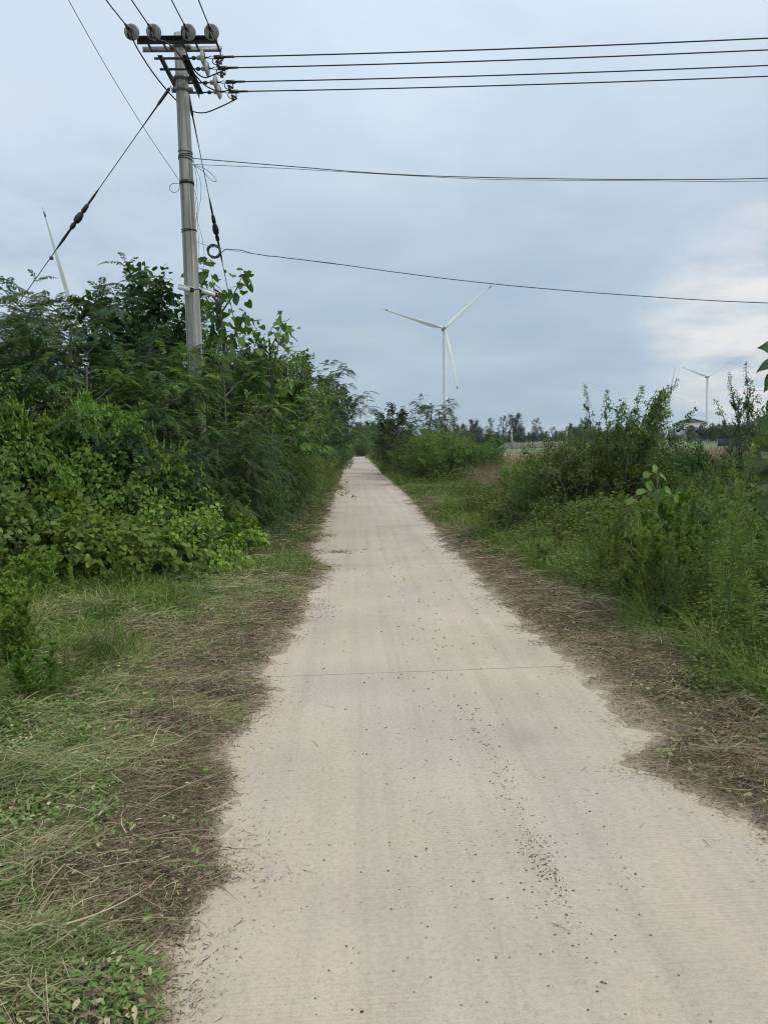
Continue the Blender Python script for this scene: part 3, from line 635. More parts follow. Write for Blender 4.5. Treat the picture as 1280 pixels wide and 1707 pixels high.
# right: brown litter strip, then trimmed weeds
mb = MB()
dr_ = lambda x, y: np.clip((out_d(x, y) + (fbm(x, y, 3, 2.2, 4)-.5)*.34 + (vn(x, y, 11, 9)-.5)*.1 + .01)*5, 0, 1)
x, y = scat(120000, 2.6, 22, lambda y: redge(y)-.10, lambda y: redge(y)+1.3+.03*y, lambda x, y: dr_(x, y)*np.clip(.5+out_d(x, y)*1.3, .1, 1))
g = np.clip((out_d(x, y)-.5)*1.0, -.3, .7) + (fbm(x, y, 33, 1.6, 3)-.5)*1.1 + rng.normal(0, .22, len(x))
t = np.where(g > .45, rng.uniform(.68, 1, len(x)), rng.beta(2.0, 1.7, len(x))*.58)
t = np.clip(t + rng.normal(0, .06, len(t)), 0, 1)
lay(mb, x, y, (.02, .20), (.0016, .005), t, .08, .32, .6)
x, y = scat(120, 2.7, 8, lambda y: redge(y)+.3, lambda y: redge(y)+1.3, None)
lay(mb, x, y, (.12, .35), (.003, .006), rng.uniform(.3, .58, len(x)), .06, .25, .3, 6)
x, y = scat(70000, 2.6, 30, lambda y: redge(y)-.16, lambda y: redge(y)+1.1, lambda x, y: dr_(x, y)*.9+.012)
lay(mb, x, y, (.010, .05), (.002, .005), rng.uniform(.0, .5, len(x)), .012, .08, .1, 2)
x, y = scat(40000, 2.6, 34, lambda y: redge(y)-.42, lambda y: redge(y)+.12, lambda x, y: np.clip(np.exp((out_d(x, y)+(fbm(x, y, 3, 2.2, 4)-.5)*.34)*12), 0, 1)*np.clip((fbm(x, y, 45, 4, 3)-.38)*4, .06, 1))
lay(mb, x, y, (.01, .06), (.0015, .005), rng.uniform(.0, .5, len(x)), .01, .1, .3, 3)
x, y = scat(6000, 2.6, 12, lambda y: redge(y)+.1, lambda y: redge(y)+1.5, None)
n = len(x); stamp(mb, T_OVAL, np.stack([x, y, np.maximum(verge_z(x, y), 0)+.01+rng.random(n)*.05], 1), rng.normal(size=(n, 3))*[1, 1, .25], rng.normal(size=(n, 3))*.5+[0, 0, 1], rng.uniform(.010, .045, n), rng.uniform(.008, .024, n), np.where(rng.random(n) < .5, rng.uniform(.15, .50, n), rng.uniform(.6, .95, n)))
stuff('dry_clippings_right', mb.mesh('clippings_right', LITTER), 'brown dry clippings and chopped stems along the right road edge', 'grass clippings')

# standing green grass
def stand(mb, x, y, Lr, Wr, tint, lean=.35, droop=.5, zf=verge_z):
    n = len(x); d = unit(np.stack([rng.normal(0, lean, n), rng.normal(0, lean, n), np.ones(n)], 1)); a = rng.uniform(0, 2*PI, n)
    b = np.stack([np.cos(a)*droop, np.sin(a)*droop, -np.ones(n)*droop*.7], 1)*rng.uniform(.3, 1.3, n)[:, None]
    sc_ = np.clip(y/7, .8, 2.6)
    hm_ = .35+1.5*fbm(x, y, 95, 2.2, 3)**1.6+.5*(fbm(x, y, 96, 7, 2) > .62)
    blades(mb, np.stack([x, y, np.clip(zf(x, y), 0, .16)], 1), d, b, rng.uniform(*Lr, n)*hm_, rng.uniform(*Wr, n)*sc_, tint, 3)
mb = MB()
gl = lambda x, y: np.clip((out_d(x, y)-.85+(fbm(x, y, 50, 1.6, 3)-.5)*2.3 - np.clip(5.0-y, 0, 2)*.30)*1.6, 0, 1)
x, y = scat(42000, 3.0, 14, lambda y: -.5*y-.8, lambda y: ledge(y)-.4, gl)
stand(mb, x, y, (.08, .32), (.0022, .006), np.clip(.66+(fbm(x, y, 51, 2.2, 3)-.5)*2.2+rng.normal(0, .2, len(x)), 0, 1))
tt_ = lambda x, y: dl(x, y)*np.clip((fbm(x, y, 97, 3.0, 3)-.45)*4, 0, 1)
x, y = scat(26000, 1.9, 12, lambda y: -.5*y-.8, lambda y: ledge(y)-.12, tt_)
stand(mb, x, y, (.05, .17), (.0018, .005), np.clip(rng.normal(.5, .35, len(x)), 0, 1), 1.1, .7)
x, y = scat(16000, 9, 40, lambda y: ledge(y)-1.6, lambda y: ledge(y)-.15, None)
stand(mb, x, y, (.08, .28), (.003, .006), np.clip(rng.normal(.35, .2, len(x)), 0, 1))
stuff('grass_left', mb.mesh('grass_left', GRASS), 'long green grass between the clippings and the left thicket', 'grass')
mb = MB()
near_ = lambda y: np.clip((y-5)/6, 0, 1)*.36
gr_ = lambda x, y: np.clip((out_d(x, y)-.60+near_(y)+(fbm(x, y, 60, 1.3, 3)-.5)*1.0)*2, 0, 1)*.9
x, y = scat(55000, 3.6, 20, lambda y: redge(y)+.2, lambda y: redge(y)+2.6+.1*y, gr_)
stand(mb, x, y, (.12, .42), (.003, .007), np.clip(.5+(fbm(x, y, 61, 1.5, 3)-.5)*1.2+rng.normal(0, .15, len(x)), 0, 1))
x, y = scat(16000, 2.6, 14, lambda y: redge(y)+.15, lambda y: redge(y)+1.2, lambda x, y: dr_(x, y)*np.clip((fbm(x, y, 98, 2.4, 3)-.5)*4, 0, 1))
stand(mb, x, y, (.04, .15), (.0015, .0035), np.clip(rng.normal(.75, .25, len(x)), 0, 1), 1.1, .7)
# short lawn-like track into the field
zero = lambda x, y: np.clip(verge_z(x, y), 0, .12)
x, y = scat(80000, 16, 36, lambda y: redge(y)+.05, lambda y: redge(y)+6.5, lambda x, y: np.clip(out_d(x, y)*4+fbm(x, y, 3, 2, 3)-.3, 0, 1))
stand(mb, x, y, (.04, .12), (.004, .008), np.clip(.35+(fbm(x, y, 63, .8, 3)-.5)*1.0+rng.normal(0, .12, len(x)), 0, .8), .5, .4, zero)
x, y = scat(22000, 30, 110, lambda y: redge(y)-.05, lambda y: redge(y)+2, lambda x, y: np.clip(out_d(x, y)*3+.2, 0, 1))
stand(mb, x, y, (.1, .4), (.006, .01), np.clip(rng.normal(.45, .25, len(x)), 0, 1), .5, .5, zero)
stuff('grass_right', mb.mesh('grass_right', GRASS), 'green grass and the short turf track on the right side', 'grass')

# low broad-leaved ground cover
def cover(mb, x, y, h, sz, tint, T=T_OVAL, asp=.6):
    n = len(x); z = np.clip(verge_z(x, y), 0, .16)
    P = np.stack([x, y, z + h*rng.random(n)**.8], 1); u = rng.normal(size=(n, 3)); u[:, 2] = np.abs(u[:, 2])*.2-.1
    L_ = sz*rng.uniform(.6, 1.3, n)*np.clip(y/9, .9, 2); stamp(mb, T, P, u, rng.normal(size=(n, 3))*.5+[0, 0, 1], L_, L_*asp, tint)
mb = MB()
cl_ = lambda x, y: np.clip((out_d(x, y)-1.0+(fbm(x, y, 70, 1.0, 3)-.5)*1.6)*1.5, 0, 1)
x, y = scat(50000, 3.2, 13, lambda y: -.5*y-.8, lambda y: ledge(y)-.6, cl_); h = .05+.30*fbm(x, y, 71, 1.2, 3)**1.2*np.clip((out_d(x, y)-.9)/1.2, .1, 1)
cover(mb, x, y, h, .045, np.clip(.45+(fbm(x, y, 72, 1.4)-.5)*.9+rng.normal(0, .15, len(x)), 0, 1), T_OVAL, .5)
stuff('weed_cover_left', mb.mesh('weeds_left', LM['vine']), 'low green leafy weeds at the foot of the left thicket', 'weeds')
mb = MB()
cr_ = lambda x, y: np.clip((out_d(x, y)-.52+near_(y)+(fbm(x, y, 75, 1.2, 3)-.5)*1.1)*1.8, 0, 1)
x, y = scat(150000, 4.0, 34, lambda y: redge(y)+.12, lambda y: redge(y)+3.2+.25*y, lambda x, y: cr_(x, y)*np.where((y > 17.5) & (y < 30), np.clip((x-5.2)*1.5, 0.02, 1), 1))
h = .04+np.clip((out_d(x, y)-.45+near_(y))/1.5, 0, 1)*1.0*fbm(x, y, 76, 1.1, 3)**1.2
cover(mb, x, y, h, .042, np.clip(.45+(fbm(x, y, 77, 1.2)-.5)*1.0+rng.normal(0, .15, len(x)), 0, 1), T_OVAL, .5)
stuff('weed_cover_right', mb.mesh('weeds_right', LM['weed']), 'low tangled weeds spreading from the right verge', 'weeds')

# dry stalks in the field beyond
mb = MB()
x, y = scat(34000, 24, 90, lambda y: 4.3+(y-24)*.02, lambda y: .56*y+1, lambda x, y: np.clip((fbm(x, y, 80, .25, 3)-.28)*3, 0, 1)); n = len(x)
d = unit(np.stack([rng.normal(0, .3, n), rng.normal(0, .3, n), np.ones(n)], 1))
blades(mb, np.stack([x, y, 0*x-.05], 1), d, rng.normal(size=(n, 3))*[.25, .25, .1], rng.uniform(.3, 1.05, n)*np.where(y > 45, .7, 1), .012*np.clip(y/35, .8, 2), np.clip(rng.normal(.45, .22, n), 0, 1), 2)
stuff('dry_stalks', mb.mesh('dry_stalks', STALK), 'pinkish brown dry crop stalks standing in the field', 'dry stalks')

# road litter: soil crumbs in tyre lines, pebbles, twigs
def crumb(mb, P, s, C):
    n = len(P); s = np.broadcast_to(s, (n,))[:, None]
    oc = np.array([(1, 0, 0), (0, 1, 0), (-1, 0, 0), (0, -1, 0), (0, 0, 1), (0, 0, -.3), (.6, .6, .55), (-.6, .6, .5), (-.6, -.6, .6), (.6, -.6, .5)])
    V = P[:, None]+ (oc[None]*rng.uniform(.6, 1.2, (n, 10, 1)) + rng.normal(0, .12, (n, 10, 3)))*s[:, None]*np.array([1, 1, .7])
    q = np.array([(0, 6, 4, 9), (1, 7, 4, 6), (2, 8, 4, 7), (3, 9, 4, 8), (0, 1, 6, 6), (1, 2, 7, 7), (2, 3, 8, 8), (3, 0, 9, 9), (0, 5, 1, 0), (1, 5, 2, 1), (2, 5, 3, 2), (3, 5, 0, 3)])
    q = q[:, [0, 1, 2, 3]]; q = np.array([(0, 6, 4, 9), (1, 7, 4, 6), (2, 8, 4, 7), (3, 9, 4, 8), (0, 1, 6, 9), (1, 2, 7, 6), (2, 3, 8, 7), (3, 0, 9, 8)])
    mb.add(V, q[None]+(np.arange(n)*10)[:, None, None], np.repeat(C, 10))
mb = MB(); PX = []
trk = [gnd(*p)[:2] for p in ((770, 1185), (830, 1260), (850, 1330), (880, 1385), (905, 1440), (940, 1500), (965, 1600), (1030, 1680))]
trk = np.array(trk); wts = np.array([.18, .3, .22, .8, .9, .2, .08])
for i in range(len(trk)-1):
    m = int(600*wts[i]); f = rng.random((m, 1)); p = trk[i]*(1-f)+trk[i+1]*f; PX.append(p + rng.normal(0, .02, p.shape)*(1+rng.random((m, 1))**2*3))
for (a, b, sd_, m) in (((1040, 1450), 0, .07, 80), ((680, 1460), 0, .10, 60), ((800, 1440), 0, .12, 70), ((790, 1190), 0, .07, 60), ((930, 1310), 0, .12, 40), ((700, 1330), 0, .2, 60), ((620, 1050), 0, .3, 40), ((1000, 1380), 0, .15, 40)):
    p = gnd(*a)[:2]; PX.append(p + rng.normal(0, sd_, (m, 2))*[1, 1.6])
xx = np.exp(rng.uniform(math.log(2.0), math.log(22), 2600)); PX.append(np.stack([rng.uniform(-.6, 1.5, 2600)*.5+rng.normal(.55, .45, 2600)*.5, xx], 1))
P = np.concatenate(PX); s = .0010 + rng.random(len(P))**5.5*.0056; s *= np.clip(P[:, 1]/4, .8, 1.8)
crumb(mb, np.column_stack([P, s*.2]), s, np.where(rng.random(len(P)) < .12, rng.uniform(.8, .95, len(P)), rng.uniform(.02, .36, len(P))))
P = np.stack([rng.uniform(-.6, 1.5, 70), np.exp(rng.uniform(math.log(2.0), math.log(14), 70)), 0*np.ones(70)+.002], 1); crumb(mb, P, rng.uniform(.002, .0045, 70), rng.uniform(.45, .55, 70))
stuff('soil_crumbs', mb.mesh('soil_crumbs', LITTER), 'dark soil crumbs and pebbles scattered on the concrete road', 'crumbs')
mb = MB(); n = 190
x = rng.uniform(-.6, 1.55, n); y = np.exp(rng.uniform(math.log(2.1), math.log(14), n)); a = rng.uniform(0, 2*PI, n)
xe = np.array([gnd(*p)[:2] for p in ((1170, 1400), (1180, 1395), (920, 1540), (530, 1245), (558, 1180), (475, 1330), (970, 1285), (1150, 1360), (960, 1180), (430, 1395), (400, 1300), (1055, 1240))]); x[:12] = xe[:, 0]; y[:12] = xe[:, 1]
blades(mb, np.stack([x, y, 0*x+.004], 1), np.stack([np.cos(a), np.sin(a), 0*a+.02], 1), rng.normal(size=(n, 3))*[.16, .16, .0], np.where(np.arange(n) < 12, rng.uniform(.05, .11, n), rng.uniform(.01, .06, n)), np.where(np.arange(n) < 12, .0028, rng.uniform(.001, .0024, n)), rng.uniform(.02, .5, n), 5, np.stack([-np.sin(a), np.cos(a), 0*a], 1))
stuff('fallen_twigs', mb.mesh('fallen_twigs', LITTER), 'thin dry twigs and straws lying on the concrete', 'twigs')

# small drifts of clippings lying on the concrete at the left
mb = MB()
for (px_, py_, sx, sy, m) in ((560, 920, .16, .12, 260), (540, 945, .10, .10, 180), (510, 870, .2, .5, 300), (270, 1500, .05, .10, 260), (540, 893, .12, .15, 200), (900, 870, .0, .0, 1)):
    if m < 2: continue
    p = gnd(px_, py_); x = p[0]+rng.normal(0, sx, m); y = p[1]+rng.normal(0, sy, m)
    lay(mb, x, y, (.02, .12), (.002, .006), rng.uniform(0, .5, m), .02, .1, .2, 2)
stuff('clippings_on_road', mb.mesh('clippings_on_road', LITTER), 'small drifts of brown clippings blown onto the left side of the concrete', 'grass clippings')

# ------------------------------------------------------------------ left thicket
def PX_(px, Y): return at(px, 745, Y)[0]
def ZT(px, py, Y): return at(px, py, Y)[2]
LT = 'trees and shrubs of the left thicket'
VG = 'leafy mounds under the left thicket'
for (key, x, y, H, rz, lab) in (
  ('vine_low', -3.35, 9.3, 1.05, .2, 'broad heart-leaved vine mound at the foot of the left thicket'),
  ('vine_low2', -4.6, 9.1, 1.25, 1.2, 'green mound at the left edge below the vine canopy'),
  ('vine_low3', -2.45, 10.0, 1.0, 2.4, 'round yellow-green mound closest to the road below the pole'),
  ('vine_low3', -3.75, 8.3, .62, .4, 'small bright mound in front of the broad vine mound'),
  ('vine_low', -2.45, 11.9, .9, 2.0, 'leafy mound under the pole thicket where the clippings narrow'),
  ('vine_low2', -2.75, 8.9, .55, 3.0, 'low vine heap spilling over the grass beside the clippings'),
  ('vine_tall2', -4.35, 10.5, 1.5, 4.0, 'tall leafy heap filling the left side of the dark hollow'),
  ('vine_tall', -3.1, 10.35, 1.75, 3.3, 'tall vine-swathed heap climbing towards the pole'),
  ('vine_tall2', -5.1, 10.0, 1.9, 5.1, 'tall leafy heap at the left edge rising into the canopy'),
  ('vine_tall', -2.7, 11.2, 1.45, 5.6, 'vine heap stepping up beside the round yellow-green mound'),
  ('vine_tall2', -2.6, 12.6, 1.3, .9, 'leafy heap under the pole thicket nearest the far clippings'),
): plant(key, 'vine_mound', x, y, H, lab, 'vine', VG, rz=rz, wid=1.0 if 'tall' in key else min(1.0, 1.05/H**.75))
for (x, y, H, z, rz, wd, lab) in ((-4.3, 10.0, .62, 1.45, .1, .62, 'bright vine draped over the shrub above the dark hollow'), (-2.95, 10.7, .60, 1.15, 2.8, .5, 'smaller vine sheet on the shrub in front of the pole'),
  (-5.2, 9.9, .7, 1.8, 1.8, .8, 'pale vine sheet over the shrub at the left edge'), (-3.5, 10.6, .50, 1.80, 4.4, .5, 'vine tangle at the crest of the draped shrubs'), (-3.7, 9.9, .35, 1.15, 5.0, .35, 'small vine strand hanging lowest into the dark hollow')):
    plant('vine_top', 'hanging_vine', x, y, H, lab, 'vine', 'vines draped over the left shrubs', rz=rz, z=z, wid=wd/(H/.5), tilt=.12)
for (key, x, y, H, lab) in (
  ('pin_bush', -4.1, 10.3, 2.45, 'feathery dark shrub under the draped vine, left of the utility pole'),
  ('pin_bush2', -3.1, 10.8, 2.2, 'grey-green feathery shrub drooping just in front of the utility pole'),
  ('pin_bush', -4.9, 10.1, 2.65, 'feathery shrub under the pale vine at the left picture edge'),
  ('pin_bush2', -2.25, 13.0, 2.3, 'feathery blue-green shrub drooping towards the road just beyond the pole'),
  ('oval_tree', -4.75, 11.2, 3.05, 'broad-leaved shrub with larger pale leaves at the left edge above the vines'),
  ('oval_bush', -2.0, 12.9, 1.3, 'low oval-leaved bush at the foot of the pole thicket'),
  ('pin_fine', -3.7, 11.4, 2.5, 'fine-leaved shrub in the middle of the vine-draped canopy'),
  ('oval_bush', -3.3, 11.9, 1.7, 'oval-leaved bush deep in the dark hollow'),
  ('pin_bush', -2.7, 12.1, 2.6, 'dark feathery shrub directly at the foot of the pole'),
  ('oval_tree', -3.9, 12.1, 2.9, 'oval-leaved shrub between the vine canopy and the tall trees'),
): plant(key, 'shrub', x, y, H, lab, 'shrub', LT)
for (key, px, py, Y, lab, cat) in (
  ('pin_tall', 20, 478, 12.6, 'dark feathery tree at the left picture edge under the guy wire', 'tree'),
  ('pin_tall2', 95, 468, 13.4, 'dark feathery tree crossed by the guy wire at the upper left', 'tree'),
  ('pin_tall', 165, 420, 14.3, 'tallest feathery tree left of the pole, rising in layered tiers', 'tree'),
  ('round_tree', 262, 425, 15.4, 'round-leaved tree directly left of the pole and behind the white camera', 'tree'),
  ('oval_tree', 345, 462, 16.5, 'small-leaved tree peeping out right behind the pole', 'tree'),
  ('big_leaf', 400, 428, 15.0, 'open poplar with large round leaves against the sky right of the pole', 'tree'),
  ('big_leaf', 450, 525, 15.8, 'shorter large-leaved poplar at the right shoulder of the thicket', 'tree'),
  ('pin_fine', 300, 560, 12.5, 'fine-leaved tree in front of the lower pole shaft', 'tree'),
  ('pin_tall2', 215, 535, 12.7, 'dense feathery tree midway between the tallest tree and the pole', 'tree'),
  ('pin_fine', 120, 560, 11.7, 'lighter fine-leaved tree above the vine canopy', 'tree'),
  ('pin_tall', 372, 560, 14.6, 'dark feathery tree between the pole and the open poplar', 'tree'),
  ('pin_fine', 420, 625, 16.0, 'fine-leaved tree spreading towards the road beyond the pole', 'tree'),
  ('pin_tall2', 30, 560, 11.6, 'dark feathery tree above the vines at the left edge', 'tree'),
  ('pin_tall', 240, 590, 12.0, 'dark feathery tree rising straight behind the vine canopy', 'tree'),
  ('oval_tree', 350, 610, 13.8, 'oval-leaved tree hiding the foot of the pole shaft on the right', 'tree'),
  ('round_tree', 420, 570, 17.5, 'round-leaved tree under the open poplars', 'tree'),
  ('round_tree', 455, 590, 20.0, 'round-leaved tree at the dip in the skyline right of the poplars', 'tree'),
  ('pin_tall2', 60, 520, 15.5, 'dark feathery tree behind the guy wire at the left', 'tree'),
): plant(key, 'tree', PX_(px, Y), Y, ZT(px, py, Y), lab, cat, LT)
ROWL = 'trees of the dense row along the left road edge'
specs = [(500, 590, 27, 'oval_tree'), (545, 598, 36, 'round_tree'), (470, 612, 22, 'round_tree'), (520, 615, 30, 'pin_tall2'), (560, 625, 47, 'oval_tree'), (515, 606, 33, 'oval_tree'), (566, 640, 56, 'round_tree')]
for j, (px, py, Y, key) in enumerate(specs):
    lab = ['round-topped small-leaved tree on the skyline of the left row', 'tallest dark tree at the far right end of the left row skyline', 'first round-leaved tree right of the open poplar', 'dark feathery tree just left of the tallest row tree', 'dark tree at the far end of the left row leaning over the road', 'small-leaved tree left of the tallest tree of the left row', 'last round tree of the left row where it meets the sky'][j]
    plant(key, 'tree', PX_(px, Y)-(.35 if Y < 35 else 1.0), Y, ZT(px, py, Y)*(1.08 if Y < 35 else 1.1), lab, 'tree', ROWL, wid=1.2 if Y < 35 else 1.05)
keys = ['pin_fine', 'oval_tree', 'round_tree', 'pin_tall2', 'oval_tree', 'round_tree']
Y = 17.5; i = 0
while Y < 112:
    x = -2.8 - .25*random.random() - (.2 if Y > 40 else 0) - (.6 if Y > 52 else 0)
    if Y > 26 and keys[i % 6].startswith('pin'): i += 1
    plant(keys[i % 6], 'tree', x, Y, random.uniform(3.7, 4.6) + min((Y-17)*.035, 1.0), 'dark green tree in the unbroken middle of the left roadside row', 'tree', ROWL, wid=1.15)
    Y += 2.1 + Y*.035; i += 1
Y = 13.8; i = 0
while Y < 100:
    k = ['pin_bush2', 'oval_bush', 'pin_bush', 'oval_bush2'][i % 4]
    plant(k, 'shrub', -1.95 + .15*random.random() + min((Y-14)*.008, .35), Y, random.uniform(1.3, 2.1), 'low shrub skirting the road edge under the left tree row', 'shrub', 'low shrubs under the left tree row')
    Y += 1.3 + Y*.035; i += 1
for (x, Y, H, k) in ((-6.6, 15.5, 4.6, 'pin_tall2'), (-5.4, 16.5, 4.8, 'oval_tree'), (-4.3, 18, 4.4, 'pin_tall'), (-7.8, 17, 5.0, 'pin_tall'), (-4.6, 21, 5.0, 'pin_tall2'), (-3.6, 15.7, 4.0, 'pin_tall')):
    plant(k, 'tree', x, Y, H, 'tree showing only through gaps in the back of the left thicket', 'tree', 'trees at the back of the left thicket')
# near weeds on the left
for (key, x, y, H, lab) in (('mugwort', -2.35, 5.3, .75, 'soft dark mugwort clump nearest the camera at the left edge'), ('mugwort', -2.75, 5.9, .8, 'mugwort clump at the left edge just behind the nearest one'),
   ('mugwort', -3.25, 7.0, .95, 'tall bright mugwort at the left edge beside the vine mound'), ('nettle', -1.5, 4.0, .22, 'little weed clump in the clippings at the lower left'), ('coarse', -1.75, 3.3, .2, 'tiny coarse weed in the lowest left clippings'), ('nettle', -1.25, 5.9, .2, 'small weed clump midway along the left clippings'), ('nettle', -2.3, 7.2, .4, 'coarse weeds on the brow of the left grass'),
   ('nettle', -1.6, 9.2, .3, 'leafy weed clump where clippings reach the vine mounds'), ('coarse', -1.45, 10.6, .3, 'weed clump beyond the round mound at the clippings'), ('mugwort', -2.45, 8.2, .6, 'mugwort clump breaking the base line of the vine mounds'), ('nettle', -1.75, 6.9, .3, 'low weed clump beside the brown clippings'), ('mugwort', -3.3, 8.0, .7, 'mugwort clump at the foot of the left vine mounds'), ('nettle', -1.9, 5.2, .25, 'dull weed clump at the edge of the left grass'), ('mugwort', -2.05, 4.75, .5, 'small mugwort at the left edge in front of the soft dark clump'), ('nettle', -2.9, 6.6, .5, 'leafy weed clump between the mugworts and the vine mound'), ('nettle', -2.0, 6.3, .3, 'low coarse weeds in the middle of the left grass'), ('nettle', -1.9, 7.8, .35, 'small leafy weeds near the clippings in the left grass'), ('nettle', -3.0, 7.9, .6, 'low leafy weed clump in front of the big vine mound'),
   ('nettle', -2.35, 8.8, .55, 'low leafy weed clump by the dry stump of grass near the vine mound'), ('coarse', -3.7, 8.0, .8, 'coarse weed clump at the far left below the vines')):
    plant(key, 'weed_clump', x, y, H, lab, 'weed', 'weed clumps on the left verge')

# ------------------------------------------------------------------ right side plants
RT = 'trees on the right beyond the turf track'
for (key, px, py, Y, lab) in (
  ('pin_tall', 697, 656, 37, 'feathery tree standing highest in the right-hand clump beyond the turf track'),
  ('round_tree', 655, 668, 40, 'narrow round-leaved tree on the left of the right-hand clump'),
  ('oval_tree', 738, 690, 39, 'small tree in front of the tall wind turbine tower'),
  ('pin_tall2', 675, 690, 44, 'dark tree low in the right-hand clump'),
  ('oval_tree', 640, 700, 52, 'light green tree at the left foot of the right-hand clump'),
  ('oval_tree', 775, 712, 37, 'dense dark tree at the right end of the right-hand clump'),
  ('round_tree', 810, 720, 36, 'low dark rounded tree beside the pink dry stalks'),
  ('pin_fine', 720, 700, 35, 'fine-leaved tree in the middle of the right-hand clump'),
  ('oval_tree', 632, 706, 66, 'distant roadside tree right of the vanishing point'),
  ('pin_tall', 608, 703, 92, 'dark tree at the very end of the road'),
): plant(key, 'tree', PX_(px, Y)+.1, Y, ZT(px, py, Y), lab, 'tree', RT, wid=1.15 if Y < 50 else 1.0)
Y = 31.5; i = 0
while Y < 108:
    plant(['oval_bush', 'oval_bush2', 'pin_bush', 'oval_tree'][i % 4], 'shrub', 2.75+.35*random.random()+(.7 if Y < 36 else 0), Y, random.uniform(1.5, 2.6), 'shrub in the strip between the far road and the right-hand trees', 'shrub', 'shrubs along the far right road edge')
    Y += 1.6 + Y*.03; i += 1
for (px, Y, H) in ((735, 33, 1.6), (765, 32.5, 1.7), (795, 33, 1.8), (820, 35, 1.9), (750, 36, 2.2), (690, 33.5, 1.3), (700, 36, 1.9), (715, 34, 1.5)):
    plant(random.choice(['oval_bush', 'pin_bush', 'pin_fine']), 'shrub', PX_(px, Y), Y, H, 'bush in the solid base of the right-hand clump', 'shrub', 'bushes at the base of the right-hand clump')
for (px, Y, H) in ((578, 110.5, 2.2), (586, 110, 1.9), (594, 110.5, 2.1), (602, 110, 1.8), (611, 110.5, 2.2)): plant('oval_bush', 'shrub', PX_(px, Y), Y, H, 'low shrub across the very end of the road', 'shrub', 'shrubs across the end of the road')
for (px, Y, H) in ((575, 114, 4.0), (590, 116, 3.4), (603, 113, 3.2), (618, 112, 3.8), (560, 110, 4.5), (595, 122, 4.6), (612, 125, 5)):
    plant('oval_tree', 'tree', PX_(px, Y), Y, H, 'small tree closing the view where the road ends', 'tree', 'trees closing the end of the road', wid=1.2)

CR = 'weedy mounds on the right verge'
for (key, px, Y, H, wd, lab) in (
  ('creeper', 850, 15.5, .75, 1.0, 'low creeper mound sloping up from the turf track'),
  ('creeper2', 930, 13.8, .85, 1.0, 'tangled green mound left of the arching shrub'),
  ('creeper', 880, 12.6, .5, .9, 'flat creeper mound near the road left of the arching shrub'),
  ('creeper2', 1000, 11.8, .8, 1.0, 'tangled mound directly under the arching shrub'),
  ('creeper', 1080, 10.8, .85, 1.0, 'creeper mound right of the arching shrub base'),
  ('creeper2', 960, 10.8, .5, .8, 'low mound in front of the arching shrub'),
  ('creeper', 1160, 10.0, .9, 1.0, 'creeper mound behind the tall horseweeds'),
  ('creeper2', 1250, 9.2, 1.1, 1.0, 'high tangled mound at the right picture edge'),
  ('creeper2', 1060, 15, 1.1, 1.2, 'mound filling the gap behind the arching shrub'),
  ('creeper', 1180, 14, 1.1, 1.2, 'mound behind the weeds under the white house'),
  ('vine_low2', 990, 14.5, 1.25, 1.0, 'leafy vine heap behind the base of the arching shrub'),
  ('creeper', 800, 20.5, .55, .8, 'small weedy mound where the turf track meets the dry stalks'),
): plant(key, 'weedy_mound', PX_(px, Y), Y, H, lab, 'weeds', CR, wid=wd*.85/ (H/PROTO[key][2]) if True else 1)
for (key, px, Y, H, lab) in (
  ('oval_bush', 945, 15.0, 1.35, 'bush left of the arching shrub with small oval leaves'),
  ('oval_bush2', 905, 16.5, 1.25, 'olive bush nearest the turf track on the right'),
  ('oval_bush', 1075, 13.0, 1.55, 'dark bush at the foot of the arching shrub'),
  ('oval_bush2', 1150, 12.0, 1.35, 'reddish bush between the arching shrub and the horseweeds'),
  ('oval_bush', 1010, 13.2, 1.5, 'dense bush forming the body of the arching shrub'),
  ('oval_tree', 1268, 10.5, 1.9, 'shrub at the right edge behind the big paulownia leaves'),
  ('oval_bush2', 1225, 11.5, 1.6, 'grey-green bush left of the paulownia leaves'),
  ('oval_bush', 870, 17.5, 1.0, 'small bush at the corner of the turf track'),
  ('oval_bush', 925, 13.6, 1.35, 'bush rising out of the creepers left of the arching shrub'),
  ('oval_bush2', 985, 12.4, 1.6, 'olive bush leaning on the left side of the arching shrub'),
  ('oval_tree', 1040, 12.8, 2.0, 'tallest bush behind the arching shoots'),
  ('oval_bush', 1110, 11.2, 1.55, 'bush just right of the arching shrub stems'),
  ('pin_bush', 1050, 14.5, 1.7, 'feathery bush behind the arching shrub'),
  ('oval_bush', 975, 16.0, 1.4, 'bush at the left rear of the arching shrub'),
  ('oval_bush2', 1200, 13.5, 1.6, 'bush on the skyline of weeds below the white house'),
): plant(key, 'shrub', PX_(px, Y), Y, H*(1.22 if px < 1100 or px > 1240 else .93), lab, 'shrub', 'bushes on the right verge')
HW = 'upright horseweeds on the right verge'
hw = [(1215, 747, 5.4, 'horseweed'), (1262, 815, 4.9, 'horseweed'), (1180, 800, 6.2, 'horseweed2'), (1245, 770, 6.4, 'horseweed2'), (1030, 820, 8.2, 'horseweed2'), (1005, 845, 8.4, 'horseweed2'), (1055, 838, 8.0, 'horseweed2'),
      (1110, 830, 7.4, 'horseweed2'), (1140, 842, 7.0, 'horseweed'), (1085, 850, 7.6, 'horseweed2'), (1200, 850, 5.8, 'horseweed'), (1275, 740, 5.8, 'horseweed'), (1150, 790, 7.8, 'horseweed2'), (980, 862, 9.4, 'horseweed2'), (1232, 860, 5.2, 'horseweed')]
